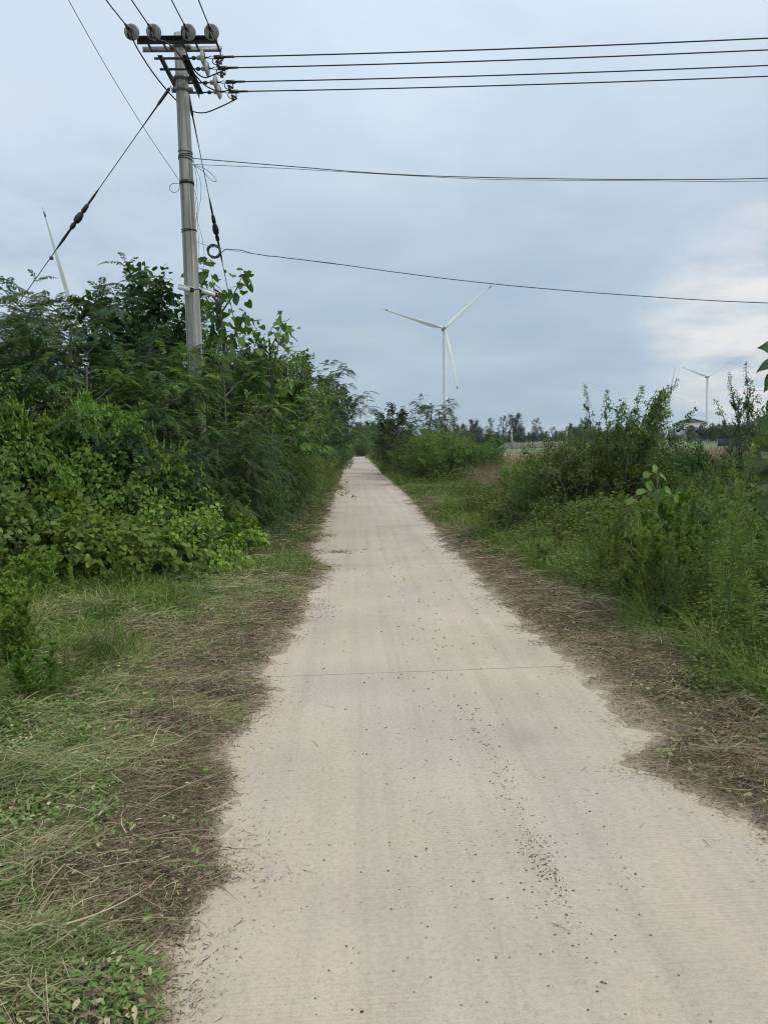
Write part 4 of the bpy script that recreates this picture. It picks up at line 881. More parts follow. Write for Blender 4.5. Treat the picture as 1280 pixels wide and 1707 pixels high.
hl = ['tallest horseweed, its spike reaching the horizon near the right edge', 'horseweed at the right edge in front of the tallest one', 'branching horseweed left of the tallest one', 'branching horseweed behind the tallest one at the right edge', 'feathery horseweed standing alone in front of the arching shrub',
      'horseweed just left of the lone feathery one', 'horseweed just right of the lone feathery one', 'horseweed in the gap between arching shrub and right-edge weeds', 'narrow horseweed left of the branching one', 'short horseweed between two taller ones below the arching shrub', 'short horseweed nearest the road on the right',
      'horseweed half cut off by the right picture edge', 'horseweed behind the narrow one', 'leftmost horseweed beside the creeper mounds', 'low horseweed between the two near the right edge']
plant('oval_tree', 'shrub', PX_(1335, 6.4), 6.4, 1.7, 'leafy bush at the right edge under the huge dark leaves', 'shrub', 'bushes on the right verge', wid=.6)
for (px, py, Y, k), l in zip(hw, hl): plant(k, 'horseweed', PX_(px, Y), Y, ZT(px, py, Y)-.05, l, 'weed', HW, z=.06)
for j, (x, y, k, H) in enumerate([(2.45, 6.0, 'coarse', .35), (2.3, 7.6, 'nettle', .35), (2.25, 9.2, 'coarse', .38), (2.3, 5.1, 'nettle', .25), (3.4, 6.8, 'nettle', .8), (3.0, 10.4, 'nettle', .7), (2.75, 5.6, 'nettle', .45), (2.95, 6.4, 'nettle', .6), (2.6, 7.1, 'coarse', .5), (3.2, 7.3, 'mugwort', .8), (2.75, 8.3, 'nettle', .6), (3.1, 9.0, 'mugwort', .8), (2.6, 9.6, 'coarse', .55), (3.6, 8.2, 'coarse', .9), (3.3, 5.9, 'mugwort', .6), (2.5, 11.0, 'nettle', .45), (2.4, 12.6, 'coarse', .5), (2.9, 11.8, 'mugwort', .7), (3.9, 9.2, 'mugwort', 1.0), (2.5, 14.3, 'nettle', .5), (2.85, 4.9, 'nettle', .35)]):
    plant(k, 'weed_clump', x, y, H, 'leafy weed clump among the tangled weeds bordering the right clippings', 'weed', 'weed clumps on the right verge', z=.05)

# shrubs with long arching whips, traced in space at their own distance
def whip_shrub(name, Y, base, tips, label, leaf=.042, mat='mid', seed=1, dy=.5, dens=420, sp=.34):
    r = np.random.default_rng(seed); B0 = at(*base, Y); B0[2] = 0; mb = MB(); ms = MB()
    for (px, py, cx, cy) in tips:
        yo = r.uniform(-dy, dy); T = at(px, py, Y+yo)-B0; Cc = at(cx, cy, Y+yo*.6)-B0; t = np.linspace(0, 1, 12)[:, None]; O = np.array([r.normal()*.06, r.normal()*.06, 0])
        P = O*(1-t)**2 + 2*Cc*t*(1-t)*1.0 + T*t*t; P = P + np.cumsum(r.normal(size=P.shape)*.010, 0)
        tube(ms, P, np.linspace(.016, .002, 12), .5, 5, False)
        n = dens; tt = r.uniform(.2, 1, n)**.8; i = np.minimum((tt*11).astype(int), 10); f = (tt*11-i)[:, None]; b = P[i]*(1-f)+P[i+1]*f; d = unit(P[i+1]-P[i])
        k = r.normal(size=(n, 3)); k = unit(k - d*np.sum(k*d, 1)[:, None]); spread = (sp*(1-tt)**1.2+.02)[:, None]
        L_ = leaf*(1.15-.5*tt)*r.uniform(.7, 1.3, n); stamp(mb, T_OVAL, b+k*spread*r.random((n, 1)), unit(k+d*.6), r.normal(size=(n, 3))*.5+[0, 0, 1], L_, L_*.55, np.clip(r.normal(.45, .18, n), 0, 1))
        for j in range(20):      # side shoots
            q = r.uniform(.25, .85); i0 = int(q*11); p0 = P[i0]; d0 = unit(P[i0+1]-P[i0]); sdv = r.normal(size=3); sdv = unit(sdv-d0*np.dot(sdv, d0)); dd = unit(d0*.8+sdv*.7+np.array([0, 0, .25])); ln = r.uniform(.12, .42)*(1.2-q)
            tube(ms, [p0, p0+dd*ln*.5, p0+dd*ln+np.array([0, 0, ln*.08])], .003, .5, 4, False)
            m = 22; tq = r.random(m); kk = unit(r.normal(size=(m, 3))); L_ = leaf*r.uniform(.6, 1.1, m); stamp(mb, T_OVAL, p0+dd*(ln*tq)[:, None], unit(kk+dd*.7), r.normal(size=(m, 3))*.5+[0, 0, 1], L_, L_*.55, np.clip(r.normal(.45, .18, m), 0, 1))
    t = thing(name, tuple(B0), label, 'shrub', 'shrubs with long arching shoots'); link('branch', ms.mesh('whips', BARK), t); link('foliage', mb.mesh('whip_leaves', LM[mat]), t)
whip_shrub('arching_shrub', 12, (1035, 780), [(974, 640, 985, 760), (1014, 652, 1000, 730), (1036, 668, 1010, 740), (1130, 628, 1060, 730), (1128, 640, 1040, 700), (1072, 650, 1050, 720), (1104, 652, 1075, 700), (1050, 690, 1030, 740), (1010, 700, 1000, 750), (1085, 720, 1060, 750), (1120, 640, 1070, 690), (1030, 710, 1030, 750), (1162, 672, 1100, 735), (1092, 690, 1040, 740), (990, 700, 990, 760), (1060, 700, 1020, 740), (1115, 665, 1090, 720)],
   'shrub with long shoots arching over the field, in front of the right-hand turbines', seed=3, mat='mid')
whip_shrub('arching_shrub', 9.5, (1245, 760), [(1207, 616, 1232, 710), (1238, 604, 1240, 700), (1190, 668, 1222, 730), (1222, 645, 1238, 700), (1250, 630, 1248, 690), (1232, 660, 1240, 720)],
   'smaller dark shrub with upright shoots beside the big leaves at the right edge', seed=4, mat='dark', leaf=.032, dens=230, sp=.16)

# paulownia sprout with very large leaves at the right edge
def big_leaf_plant(name, spots, Y, label, base_px, seed=5, mat='mid'):
    r = np.random.default_rng(seed); B0 = at(base_px, 900, Y); B0[2] = 0.05; ms = MB(); mb = MB()
    V = []; 
    top = at(base_px, spots[0][1], Y)-B0
    tube(ms, np.outer(np.linspace(0, 1, 6), top*[1, 1, 1.0]), np.linspace(.010, .004, 6), .5, 6, False)
    for (px, py, sz, dx, dz, tn) in spots:
        c = at(px, py, Y + r.uniform(-.15, .15))-B0; st_ = np.array([top[0]*.9, top[1], min(c[2]*.98-.05, top[2])])
        base = c - np.array([dx, 0, dz])*sz*.5
        tube(ms, [st_, (st_+base)/2+np.array([0, 0, .03]), base], .004, .5, 4, False)
        # a lobed blade of many faces, cupped along the midrib and veined
        m = 23; u = np.linspace(0, 1, m); prof = np.sin(PI*u**.75)**.6*(1+.10*np.cos(u*9)); nr_ = unit(np.array([r.normal()*.45, -.55+r.normal()*.2, .75+r.normal()*.2])); d = unit(np.array([dx, r.normal()*.2, dz])); sd = unit(np.cross(d, nr_)); nn = np.cross(sd, d); s = np.linspace(-1, 1, 13)
        G = base + d*(u[:, None, None]*sz - .12*sz*np.abs(s)[None, :, None]**2) + sd*(s[None, :, None]*prof[:, None, None]*sz*.48) + nn*(.10*sz*np.abs(s)[None, :, None] - .22*sz*(u**2)[:, None, None] + .012*sz*np.cos((u[:, None]*9-np.abs(s)[None]*2.2)*2*PI)[:, :, None] + .02*sz*np.sin(u*7+r.uniform(0, 6))[:, None, None]*s[None, :, None])
        i = np.arange(12)[None]+(np.arange(m-1)*13)[:, None]; q = np.stack([i, i+1, i+14, i+13], -1); vein = (np.cos((u[:, None]*9-np.abs(s)[None]*2.2)*2*PI) > .8); cc = np.clip(tn + .22*vein + .4*(np.arange(13) == 6)[None] + r.normal(0, .05, (m, 13)), 0, .95)
        mb.add(G, q, cc.ravel())
    t = thing(name, tuple(B0), label, 'plant', 'large-leaved sprouts'); link('stem', ms.mesh('sprout_stem', TWIGM), t); link('foliage', mb.mesh('sprout_leaves', LM[mat], True), t)
_r = random.Random(12)
_sp = [(1296, 578, .15, -.85, .25, .2), (1284, 606, .13, -.9, -.3, .3), (1292, 632, .15, -.8, -.5, .15)] + [(1286+_r.uniform(-14, 22)+(6 if k < 5 else 0), 640+k*11, _r.uniform(.08, .14), _r.uniform(-.95, -.2), _r.uniform(-.9, .3), _r.uniform(.05, .45)) for k in range(22)]
big_leaf_plant('large_leaf_sprout', _sp, 3.7, 'tall sprout with large dark leaves cut off by the right picture edge', 1306, 5, 'dark')
big_leaf_plant('large_leaf_sprout', [(1092, 780, .085, .3, .9, .75), (1076, 792, .07, -.6, -.6, .55), (1106, 796, .10, .8, -.5, .5), (1082, 812, .10, .3, -.9, .45), (1114, 818, .09, .8, -.3, .4), (1066, 820, .10, -.8, -.2, .4), (1128, 832, .09, .7, -.6, .5), (1098, 826, .1, .1, -.9, .5), (1050, 836, .09, -.7, -.4, .5)], 7.0,
   'sprout with a pale round top leaf standing in the weeds right of the arching shrub', 1095, 6)
for k, (px, Y, H, key, l) in enumerate(((1095, 6.7, .95, 'coarse', 'coarse weed clump wrapped round the stem of the pale-topped sprout'), (1075, 6.6, .9, 'mugwort', 'mugwort clump left in front of the pale-topped sprout'), (1118, 6.6, .85, 'nettle', 'leafy clump right in front of the pale-topped sprout'), (1100, 7.3, 1.15, 'mugwort', 'tall mugwort clump behind the pale-topped sprout'))): plant(key, 'weed_clump', PX_(px, Y), Y, H, l, 'weed', 'weed clumps on the right verge', z=.05)
for k, (px, Y, H, l) in enumerate(((1085, 6.3, 1.02, 'horseweed hiding the stem of the pale-topped sprout'), (1108, 6.2, .95, 'horseweed right in front of the pale-topped sprout'), (1070, 6.5, .95, 'horseweed left in front of the pale-topped sprout'), (1130, 6.0, .85, 'low horseweed right of the pale-topped sprout'))): plant('horseweed2', 'horseweed', PX_(px, Y), Y, H, l, 'weed', HW, z=.05)

# ------------------------------------------------------------------ utility pole
PXY = (-2.70, 13.5)
pole = thing('utility_pole', (PXY[0], PXY[1], 0), 'round tapered concrete utility pole with steel crossarms rising out of the left thicket', 'utility pole')
PO = np.array([PXY[0], PXY[1], 0.])
def loc(P): return np.asarray(P, float) - PO
mb = MB(); zt = 8.50
tube(mb, [(0, 0, z) for z in np.linspace(0, zt, 12)], np.linspace(.150, .100, 12), .5, 28, True)
link('pole_shaft', mb.mesh('pole_shaft', POLEM, True), pole)
# top pair of arms
zA = 8.33; nearA, nearB = loc(at(229, 71, 13.37)), loc(at(363, 71, 13.37)); nearA[2] = nearB[2] = 8.33
farA, farB = nearA.copy(), nearB.copy(); farA[1] = farB[1] = .13; farA[0] += .02; farB[0] += .02
for a, b, fl_ in ((nearA, nearB, 1), (farA, farB, -1)):
    mb = MB(); angle_iron(mb, a, b, .085, .009, fl_); link('crossarm', mb.mesh('crossarm', DARKST if fl_ > 0 else STEEL), pole)
# lower pair, running in depth
zL = 7.84
ends = [gnd(327, 97, zL), gnd(337, 115, zL), gnd(355, 138, zL), gnd(365, 154, zL)]
Ys = [e[1] for e in ends]
for sx in (.155, -.155):
    mb = MB(); angle_iron(mb, (sx, Ys[0]-13.5-.08, zL-.03), (sx, Ys[3]-13.5+.08, zL-.03), .075, .008, 1 if sx > 0 else -1); link('crossarm', mb.mesh('crossarm_low', DARKST), pole)
for yy in Ys: mb = MB(); bar(mb, (-.30 if yy < 13.4 else -.17, yy-13.5, zL), (.24, yy-13.5, zL), .028, .028); link('through_rod', mb.mesh('through_rod', DARKST), pole)
for z, sx in ((8.30, 1), (7.80, 1), (7.62, -1)):
    mb = MB(); lathe(mb, [(-.035, .108), (-.035, .124), (.035, .124), (.035, .108)], (0, 0, z), (0, 0, 1), sides=28); box(mb, (.146, 0, z), .06, .04, .07); box(mb, (-.146, 0, z), .06, .04, .07)
    for q in (-1, 1): lathe(mb, [(-.03, .0), (-.03, .009), (.03, .009), (.03, 0)], (q*.155, -.02, z), (0, 1, 0), sides=8)
    link('arm_band', mb.mesh('arm_band', STEEL), pole)
for x_ in (-.5, .28, .62, -.25): mb = MB(); bar(mb, (x_, -.13, 8.31), (x_, .15, 8.31), .03, .03); link('arm_bolt', mb.mesh('arm_bolt', STEEL), pole)
mb = MB()
for z, rr_ in ((6.62, .117), (6.57, .117), (6.53, .118), (6.49, .118), (5.35, .124), (5.32, .124), (4.35, .128)): lathe(mb, [(-.006, rr_), (0, rr_+.008), (.006, rr_)], (0, 0, z+0), (math.sin(z*40)*.12, math.cos(z*31)*.1, 1), sides=28)
link('wrapped_wire', mb.mesh('wrapped_wire', WIREM), pole)
mb = MB(); lathe(mb, [(-.03, .118), (-.03, .124), (.03, .124), (.03, .118)], (0, 0, 6.12), (0, 0, 1), sides=28); link('black_band', mb.mesh('black_band', BLACKP), pole)
def insulator(o, d, arm=.32):
    """cap-and-pin disc: hook at o, string along d; returns the end point"""
    d = unit(np.asarray(d, float)); mb = MB(); m2 = MB()
    bar(m2, o, o+d*arm, .018, .018); lathe(m2, [(0, .02), (.02, .032), (.05, .03), (.07, .015)], o+d*(arm*.45), d, sides=10)
    q = o+d*arm
    lathe(mb, [(0, .0), (.0, .034), (.055, .042), (.065, .07), (.085, .118), (.098, .128), (.106, .126), (.092, .112), (.122, .106), (.123, .100), (.092, .090), (.125, .080), (.126, .075), (.094, .066), (.128, .056), (.129, .050), (.10, .041), (.118, .0)], q, d, sides=32); mb.V[0] = q+(mb.V[0]-q)*.92
    tube(m2, [q+d*.115, q+d*.17], .014, .5, 8); e = q+d*.17
    tube(m2, [e+np.array([0, 0, .0]), e+d*.05+np.array([0, 0, .022]), e+d*.10, e+d*.05-np.array([0, 0, .022]), e], .007, .5, 5, False)
    i = link('insulator', mb.mesh('insulator', PORC, True), pole); link('insulator_fitting', m2.mesh('insulator_fitting', DARKST), i)
    return e+d*.10
def clamp(e, d, s=1):
    d = unit(np.asarray(d, float)); mb = MB(); dn = np.array([0, 0, -1.])
    bar(mb, e, e+d*.16, .05, .045); bar(mb, e+d*.03+dn*.06, e+d*.12+dn*.10, .035, .03)
    th = np.linspace(0, 2*PI, 14); c = e+d*.045+dn*.055
    tube(mb, [c+d*.075*math.cos(a)+dn*.06*math.sin(a) for a in th], .009, .5, 5, False); bar(mb, e+d*.16, e+d*.33, .028, .026)
    box(mb, e+d*.06+dn*.12, .05, .04, .05)
    link('wire_clamp', mb.mesh('wire_clamp', BLACKP), pole); return e+d*.2
vp = (np.array([0, 0, CH]) - at(490, 383, 10)); dW = unit(vp)
topE = []
for px_ in (232, 267, 322, 359):
    o = loc(at(px_, 68, 13.37)); e = insulator(o, dW, .50); topE.append(clamp(e, dW))
wr = []; labelsR = []
for k, (px_, py_) in enumerate(((1280, 63.5), (1280, 83), (1280, 109), (1280, 127))):
    o = np.array([.22, Ys[k]-13.5, zL]); tgt = at(px_, py_, Ys[k]-.9)-PO; d = unit(tgt-o); e = insulator(o, d, .16+(.05 if k > 1 else .0)); c = clamp(e, d); wr.append((c, tgt))
def wire(name, P, r, label, cat='cable', mat=WIREM, group=None, sides=6):
    P = np.asarray(P, float); o0 = P[0]; mb = MB(); tube(mb, P-o0, r, .5, sides, False); o = link(name, mb.mesh(name, mat, True), None, tuple(o0)); return tag(o, label, cat, group)
ords = ['topmost', 'second from the top', 'third from the top', 'lowest']
for k, (c, tgt) in enumerate(wr):
    t = np.linspace(0, 6, 60)[:, None]; v = tgt-c; sag = .30
    P = PO + c + v*t; P[:, 2] += (-sag*t*(1-t)*.35)[:, 0]*np.where(t[:, 0] < 1, 1, .25)
    wire('power_line', P, .0102, f'{ords[k]} of the four black power lines leaving the pole rightwards', 'power line', WIREM, 'four power lines crossing the road sky to the right')
names = ['leftmost', 'second from the left', 'third from the left', 'rightmost']
for k, e in enumerate(topE):
    s = np.linspace(0, 38, 70)[:, None]; P = PO+e+dW*s; P[:, 2] += (s[:, 0]**2)*(.26/44)
    wire('power_line', P, .0102, f'{names[k]} of the four black power lines running overhead from the crossarm', 'power line', WIREM, 'four power lines running overhead towards the viewer')
def px_path(pts, n=40):
    A = np.array([at(x, y, Y) for x, y, Y in pts]); m = len(A); 
    out = []
    for t in np.linspace(0, m-1, n):      # Catmull-Rom
        i = min(int(t), m-2); f = t-i; p0, p1, p2, p3 = A[max(i-1, 0)], A[i], A[i+1], A[min(i+2, m-1)]
        out.append(.5*((2*p1)+(-p0+p2)*f+(2*p0-5*p1+4*p2-p3)*f*f+(-p0+3*p1-3*p2+p3)*f**3))
    return np.array(out)
for k, (pts) in enumerate((
  [(218, 46, 12.75), (222, 66, 12.8), (238, 95, 13.0), (262, 130, 13.3), (292, 165, 13.75), (315, 183, 14.0), (340, 188, 14.1), (368, 178, 14.1), (396, 164, 14.1)],
  [(254, 48, 12.75), (260, 64, 12.8), (280, 72, 13.0), (300, 92, 13.1), (322, 120, 13.5), (342, 142, 13.7), (365, 152, 13.8), (386, 150, 13.8)],
  [(304, 44, 12.75), (304, 64, 12.8), (312, 90, 12.95), (324, 116, 13.1), (340, 129, 13.25), (358, 124, 13.25), (376, 116, 13.25)],
  [(346, 44, 12.75), (355, 58, 12.8), (364, 76, 12.85), (368, 94, 12.9), (360, 104, 12.9), (372, 100, 12.9)])):
    P = px_path(pts)-PO; mb = MB(); tube(mb, P, .011, .5, 6, False); link('jumper_wire', mb.mesh('jumper_wire', WIREM, True), pole)
# hanging slack cables beside the pole
mb = MB()
for pts in ([(322, 262, 13.4), (328, 300, 13.4), (327, 340, 13.4), (331, 390, 13.4), (332, 420, 13.4), (331, 455, 13.4)], [(324, 274, 13.4), (334, 300, 13.4), (335, 330, 13.4), (330, 365, 13.4), (338, 400, 13.4), (341, 430, 13.4), (337, 462, 13.4)],
            [(321, 308, 13.4), (327, 325, 13.4), (330, 345, 13.4), (325, 380, 13.4)]):
    tube(mb, px_path(pts)-PO, .0035, .5, 5, False)
link('slack_cable', mb.mesh('slack_cable', WIREG), pole)
mb = MB()
for pts in ([(322, 275, 13.38), (340, 280, 13.3), (355, 292, 13.2), (361, 302, 13.2), (352, 300, 13.25), (338, 285, 13.3), (324, 276, 13.38)], [(300, 306, 13.38), (288, 306, 13.3), (283, 314, 13.3), (290, 321, 13.3), (298, 317, 13.35), (300, 306, 13.38)]):
    tube(mb, px_path(pts)-PO, .005, .5, 5, False)
link('cable_loop', mb.mesh('cable_loop', WIREG), pole)

# guys
def guy(name, a, b, t_ins, label):
    a = np.asarray(a, float); b = np.asarray(b, float); d = unit(b-a); Ln = np.linalg.norm(b-a); t = thing(name, tuple(b), label, 'guy wire', 'guy wires of the utility pole')
    mb = MB(); tube(mb, [a-b, (0, 0, 0)], .007, .5, 6, False); link('strand', mb.mesh('strand', WIREM), t)
    mb = MB(); o = a+d*t_ins-b
    lathe(mb, [(-.62, .010), (-.45, .020), (-.30, .018), (-.28, .034), (-.16, .040), (-.14, .022), (-.10, .05), (-.02, .062), (.05, .05), (.07, .025), (.12, .040), (.18, .036), (.20, .018), (.42, .024), (.62, .010)], o, d, sides=12)
    box(mb, o+d*.8+np.array([.02, 0, 0]), .05, .04, .05); link('strain_insulator', mb.mesh('strain_insulator', BLACKP), t)
    mb = MB(); lathe(mb, [(.05, .02), (.07, .026), (.35, .024), (.40, .014), (.9, .008)], a-b, d, sides=10); link('turnbuckle', mb.mesh('turnbuckle', DARKST), t)
g0 = at(286, 143, 13.5); gp = at(60, 465, 13.5); dd = (gp-g0); anchor = g0+dd*(g0[2]/-dd[2]); tmid = np.linalg.norm(at(132, 367, 13.5)-g0)
guy('guy_wire', g0, anchor, tmid, 'guy wire slanting down left from the pole with a dark insulator halfway')
a2 = at(313, 152, 13.62); b2 = np.array([-2.10, 19.3, 0.]); dd = unit(b2-a2)
guy('guy_wire', a2, b2, 2.38, 'steep guy wire right of the pole carrying a dark insulator above the coil')
# service cables
def sag_cable(pts, r, label, wob=0, grp='thin cables strung from the pole', n=90, mat=WIREG):
    P = px_path(pts, n)
    if wob: s = np.linspace(0, 1, n); P[:, 2] += (np.sin(s*46)*.6+np.sin(s*91+1))*wob*np.exp(-s*5)
    wire('service_cable', P, r, label, 'cable', mat, grp)
sag_cable([(322, 264, 13.4), (480, 277, 13.2), (650, 290, 13.0), (820, 296, 12.8), (1050, 299, 12.6), (1280, 297, 12.4), (1700, 280, 12.0), (2600, 200, 11.5)], .0075, 'thicker of the two cables crossing the road from the wrapped band of the pole')
sag_cable([(322, 274, 13.4), (480, 281, 13.25), (650, 291, 13.1), (820, 299, 12.9), (1050, 301, 12.7), (1280, 303-1.5, 12.5), (1700, 288, 12.1), (2600, 215, 11.6)], .0045, 'thinner cable running just below the thicker one across the road')
sag_cable([(366, 423, 14.2), (385, 415, 14.1), (430, 424, 14.0), (470, 429, 13.9), (560, 440, 13.8), (700, 459, 13.5), (850, 476, 13.2), (1060, 493, 12.8), (1280, 505, 12.4), (1700, 515, 12.0), (2600, 500, 11.5)], .0075, 'slack wavy cable running right from the black coil, lowest over the road', .012)
sag_cable([(326, 402, 13.4), (345, 409, 13.7), (366, 414, 14.0), (430, 424, 14.0), (560, 439, 13.8)], .0035, 'very thin messenger wire from the pole past the coil', 0, n=40)
sag_cable([(301, 303, 13.42), (250, 228, 12.0), (190, 132, 10.5), (115, 0, 9.0), (40, -150, 7.6), (-100, -500, 5.6)], .0045, 'thin cable rising to the upper left from the black band of the pole')
# coil hanging on the guy
cc = at(357, 419, 14.25); t = thing('cable_coil', tuple(cc), 'black coil of spare cable hanging beside the steep guy wire', 'cable coil'); mb = MB(); nrm = unit(-FW+np.array([.3, 0, 0])); ua = unit(np.cross(nrm, [0, 0, 1.])); ub = np.cross(nrm, ua)
th = np.linspace(0, 2*PI*9, 220); rad_ = .108+.012*np.sin(th*1.37)+.008*np.cos(th*2.11)
tube(mb, [ua*rad_[i]*math.cos(a)+ub*rad_[i]*math.sin(a)+nrm*.018*math.sin(a*.37) for i, a in enumerate(th)], .0075, .5, 5, False); link('coil_loops', mb.mesh('coil_loops', WIREM, True), t)
mb = MB(); c2 = at(350, 438, 14.25)-cc; tube(mb, [c2+ua*.045*math.cos(a)+ub*.05*math.sin(a) for a in np.linspace(0, 2*PI*3, 50)], .006, .5, 5, False); tube(mb, [c2+ub*.05, c2*.5+np.array([.0, 0, .03]), np.array([0, 0, -.1])], .004, .5, 5, False); link('small_coil', mb.mesh('small_coil', WIREG, True), t)
# two small cameras strapped to the pole
def camera_box(px, py, Y, d, label, side):
    o = at(px, py, Y); t = thing('security_camera', tuple(o), label, 'camera', 'cameras on the utility pole'); d = unit(np.array(d, float)); s = unit(np.cross(d, [0, 0, 1.])); u = np.cross(s, d)
    mb = MB(); box(mb, (0, 0, 0), .22, .085, .075, (d, s, u)); box(mb, u*.043+d*.025, .27, .10, .010, (d, s, u)); link('housing', mb.mesh('camera_housing', WHITEP), t)
    mb = MB(); box(mb, d*.125, .03, .075, .066, (d, s, u)); lathe(mb, [(0, .024), (.02, .026), (.02, .018), (.008, .0)], d*.139, d, sides=14); link('lens', mb.mesh('camera_lens', BLACKP), t)
    mb = MB(); tgt = PO+np.array([0, 0, o[2]-.10])-o; bar(mb, -u*.045, -u*.05+tgt*.38, .022, .022); link('bracket', mb.mesh('camera_bracket', WHITEP), t)
camera_box(309, 481, 13.27, (.93, -.25, -.28), 'white security camera on the left face of the pole, pointing right', 1)
camera_box(348, 488, 13.6, (.85, .45, -.25), 'pale security camera right of the pole half hidden by leaves', -1)

# ------------------------------------------------------------------ wind turbines
def turbine(hub_px, Y, blade_px, Lb, label, tower_r=(1.6, 2.2), fat=1.0):
    H = at(*hub_px, Y); t = thing('wind_turbine', (H[0], H[1]+5, 0), label, 'wind turbine', 'wind turbines on the horizon'); O = np.array([H[0], H[1]+5, 0.])
    mb = MB(); zs = np.linspace(0, H[2]-1.6, 14); tube(mb, [(0, 0, z) for z in zs], np.linspace(tower_r[1], tower_r[0], 14), .5, 28, True); link('tower', mb.mesh('tower', TURB, True), t)
    mb = MB(); h = H-O; bar(mb, h+np.array([0, 1.8, .2]), h+np.array([0, 11.0, .6]), 3.6, 3.6); box(mb, h+np.array([0, 9, 2.6]), 1.4, 1.6, .8); link('nacelle', mb.mesh('nacelle', TURBD), t)
    mb = MB(); lathe(mb, [(-2.4, 0), (-2.2, .8), (-1.2, 1.5), (0, 1.8), (1.9, 1.75), (1.9, 0)], h, (0, 1, 0), sides=20); link('hub', mb.mesh('hub', TURBD, True), t)
    for (px, py) in blade_px:
        e = at(px, py, Y)-H; a = math.atan2(e[2], e[0]); d = np.array([math.cos(a), -.03, math.sin(a)]); d = unit(d); tng = unit(np.cross(d, [0, 1., 0])); mb = MB()
        s = np.array([0, .04, .08, .14, .2, .3, .42, .55, .68, .8, .9, .96, 1.0]); ch = np.array([2.4, 2.4, 2.9, 3.9, 4.2, 3.7, 3.0, 2.35, 1.8, 1.3, .95, .7, .2])*fat*Lb/62; tk = np.array([2.3, 2.2, 1.7, 1.1, .9, .7, .55, .42, .3, .22, .16, .12, .05])*Lb/62; tw = np.radians(np.array([16, 16, 16, 14, 12, 9, 6, 4, 2.5, 1.5, .8, .3, 0])*1.8+8)
        V = []; ns = 10; thv = np.linspace(0, 2*PI, ns, endpoint=False)
        for i in range(len(s)):
            cdir = tng*math.cos(tw[i])+np.array([0, 1., 0])*math.sin(tw[i]); tdir = np.cross(d, cdir)
            for q in thv: V.append(h + d*(1.0+s[i]*Lb) + cdir*(ch[i]*(.5*math.cos(q)+.16*min(s[i]*5, 1))) + tdir*(tk[i]*.5*math.sin(q)) + np.array([0, -2.2*s[i]**2, 0]))
        q = [(i*ns+j, i*ns+(j+1) % ns, (i+1)*ns+(j+1) % ns, (i+1)*ns+j) for i in range(len(s)-1) for j in range(ns)]
        mb.add(V, q, .5); b = link('blade', mb.mesh('blade', TURB, True), t)
        mb = MB(); tube(mb, [h+d*(1+Lb*.90)+np.array([0, -2.2*.81, 0])+0*tng, h+d*(1+Lb*.945)+np.array([0, -2.2*.9, 0])], .62*Lb/62, .5, 8); link('tip_band', mb.mesh('tip_band', TURBD), b)
turbine((740.5, 547), 740, [(818, 478), (651, 520), (761, 646)], 61, 'tallest wind turbine in view, standing just right of the road')
turbine((1180, 628), 1480, [(1223, 601), (1131, 611), (1176, 682)], 56, 'pale wind turbine beyond the white house at the right')
turbine((1117, 655), 1700, [(1124, 612), (1151, 673), (1085, 676)], 57, 'fainter wind turbine half hidden by the arching shrub, left of the pale one')
turbine((610, 689), 2250, [(615, 655), (581, 695), (636, 706)], 60, 'tiny faint wind turbine over the end of the road', (2.4, 3.4), 2.0)
turbine((124, 519), 463, [(79, 359), (40, 590), (240, 545)], 59, 'wind turbine behind the left thicket with only one raised blade showing', (1.6, 2.2))
turbine((1294, 650), 1900, [(1250, 651), (1317, 612), (1315, 687)], 56, 'faint wind turbine behind the big leaves, its blade tip reaching out level')

# ------------------------------------------------------------------ buildings and boundary far away
WALLM = plain('white_render', (.80, .80, .78), .8, 0, .06, .4); ROOFM = plain('dark_roof_tile', (.060, .068, .075), .8, 0, .25, .8); GLASSM = plain('window_dark', (.05, .055, .07), .2, 0, .2, 1); REDM = plain('red_tile', (.24, .12, .09), .8, 0, .2, 1)
def house(px, Y, wd, dp, hw_, hr, label, wall=WALLM, roof=FLATR, rz=0, wins=3):
    P = at(px, 730, Y); t = thing('house', (P[0], Y, -.1), label, 'house', None); t.rotation_euler.z = rz
    mb = MB(); box(mb, (0, 0, hw_/2), wd, dp, hw_); link('wall', mb.mesh('house_wall', wall), t)
    mb = MB(); o = .7; a, b = wd/2+o, dp/2+o; r_ = max(wd-dp, 0)/2+.4; z0, z1 = hw_+.003+.3, hw_+hr
    mb.add([(-a, -b, z0), (a, -b, z0), (a, b, z0), (-a, b, z0), (-r_, 0, z1), (r_, 0, z1)], [(0, 1, 5, 4), (2, 3, 4, 5), (1, 2, 5, 5), (3, 0, 4, 4), (3, 2, 1, 0)], .5)
    V = mb.V[0]; me = bpy.data.meshes.new('roof'); me.from_pydata([tuple(v) for v in V], [], [(0, 1, 5, 4), (2, 3, 4, 5), (1, 2, 5), (3, 0, 4), (3, 2, 1, 0)]); me.materials.append(roof); link('roof', me, t)
    mb = MB(); box(mb, (0, 0, hw_+.15), wd+1.2, dp+1.2, .28); link('eaves', mb.mesh('eaves', wall), t)
    for st in range(1 if hw_ < 4 else 2):
        for k in range(wins):
            x = (k-(wins-1)/2)*wd/wins*.95; w_ = MB(); box(w_, (x, -dp/2-.02, 1.7+st*3.1), 1.5, .08, 1.6); wo = link('window', w_.mesh('window', GLASSM), t); f = MB()
            for dx in (-.78, 0, .78): box(f, (x+dx, -dp/2-.07, 1.7+st*3.1), .07, .05, 1.7)
            box(f, (x, -dp/2-.075, .86+st*3.1), 1.75, .10, .09); link('window_frame', f.mesh('window_frame', wall), wo)
    return t
house(1150, 285, 10.5, 9, 6.4, 2.0, 'white two-storey house with a dark hipped roof on the right horizon', rz=-.35)
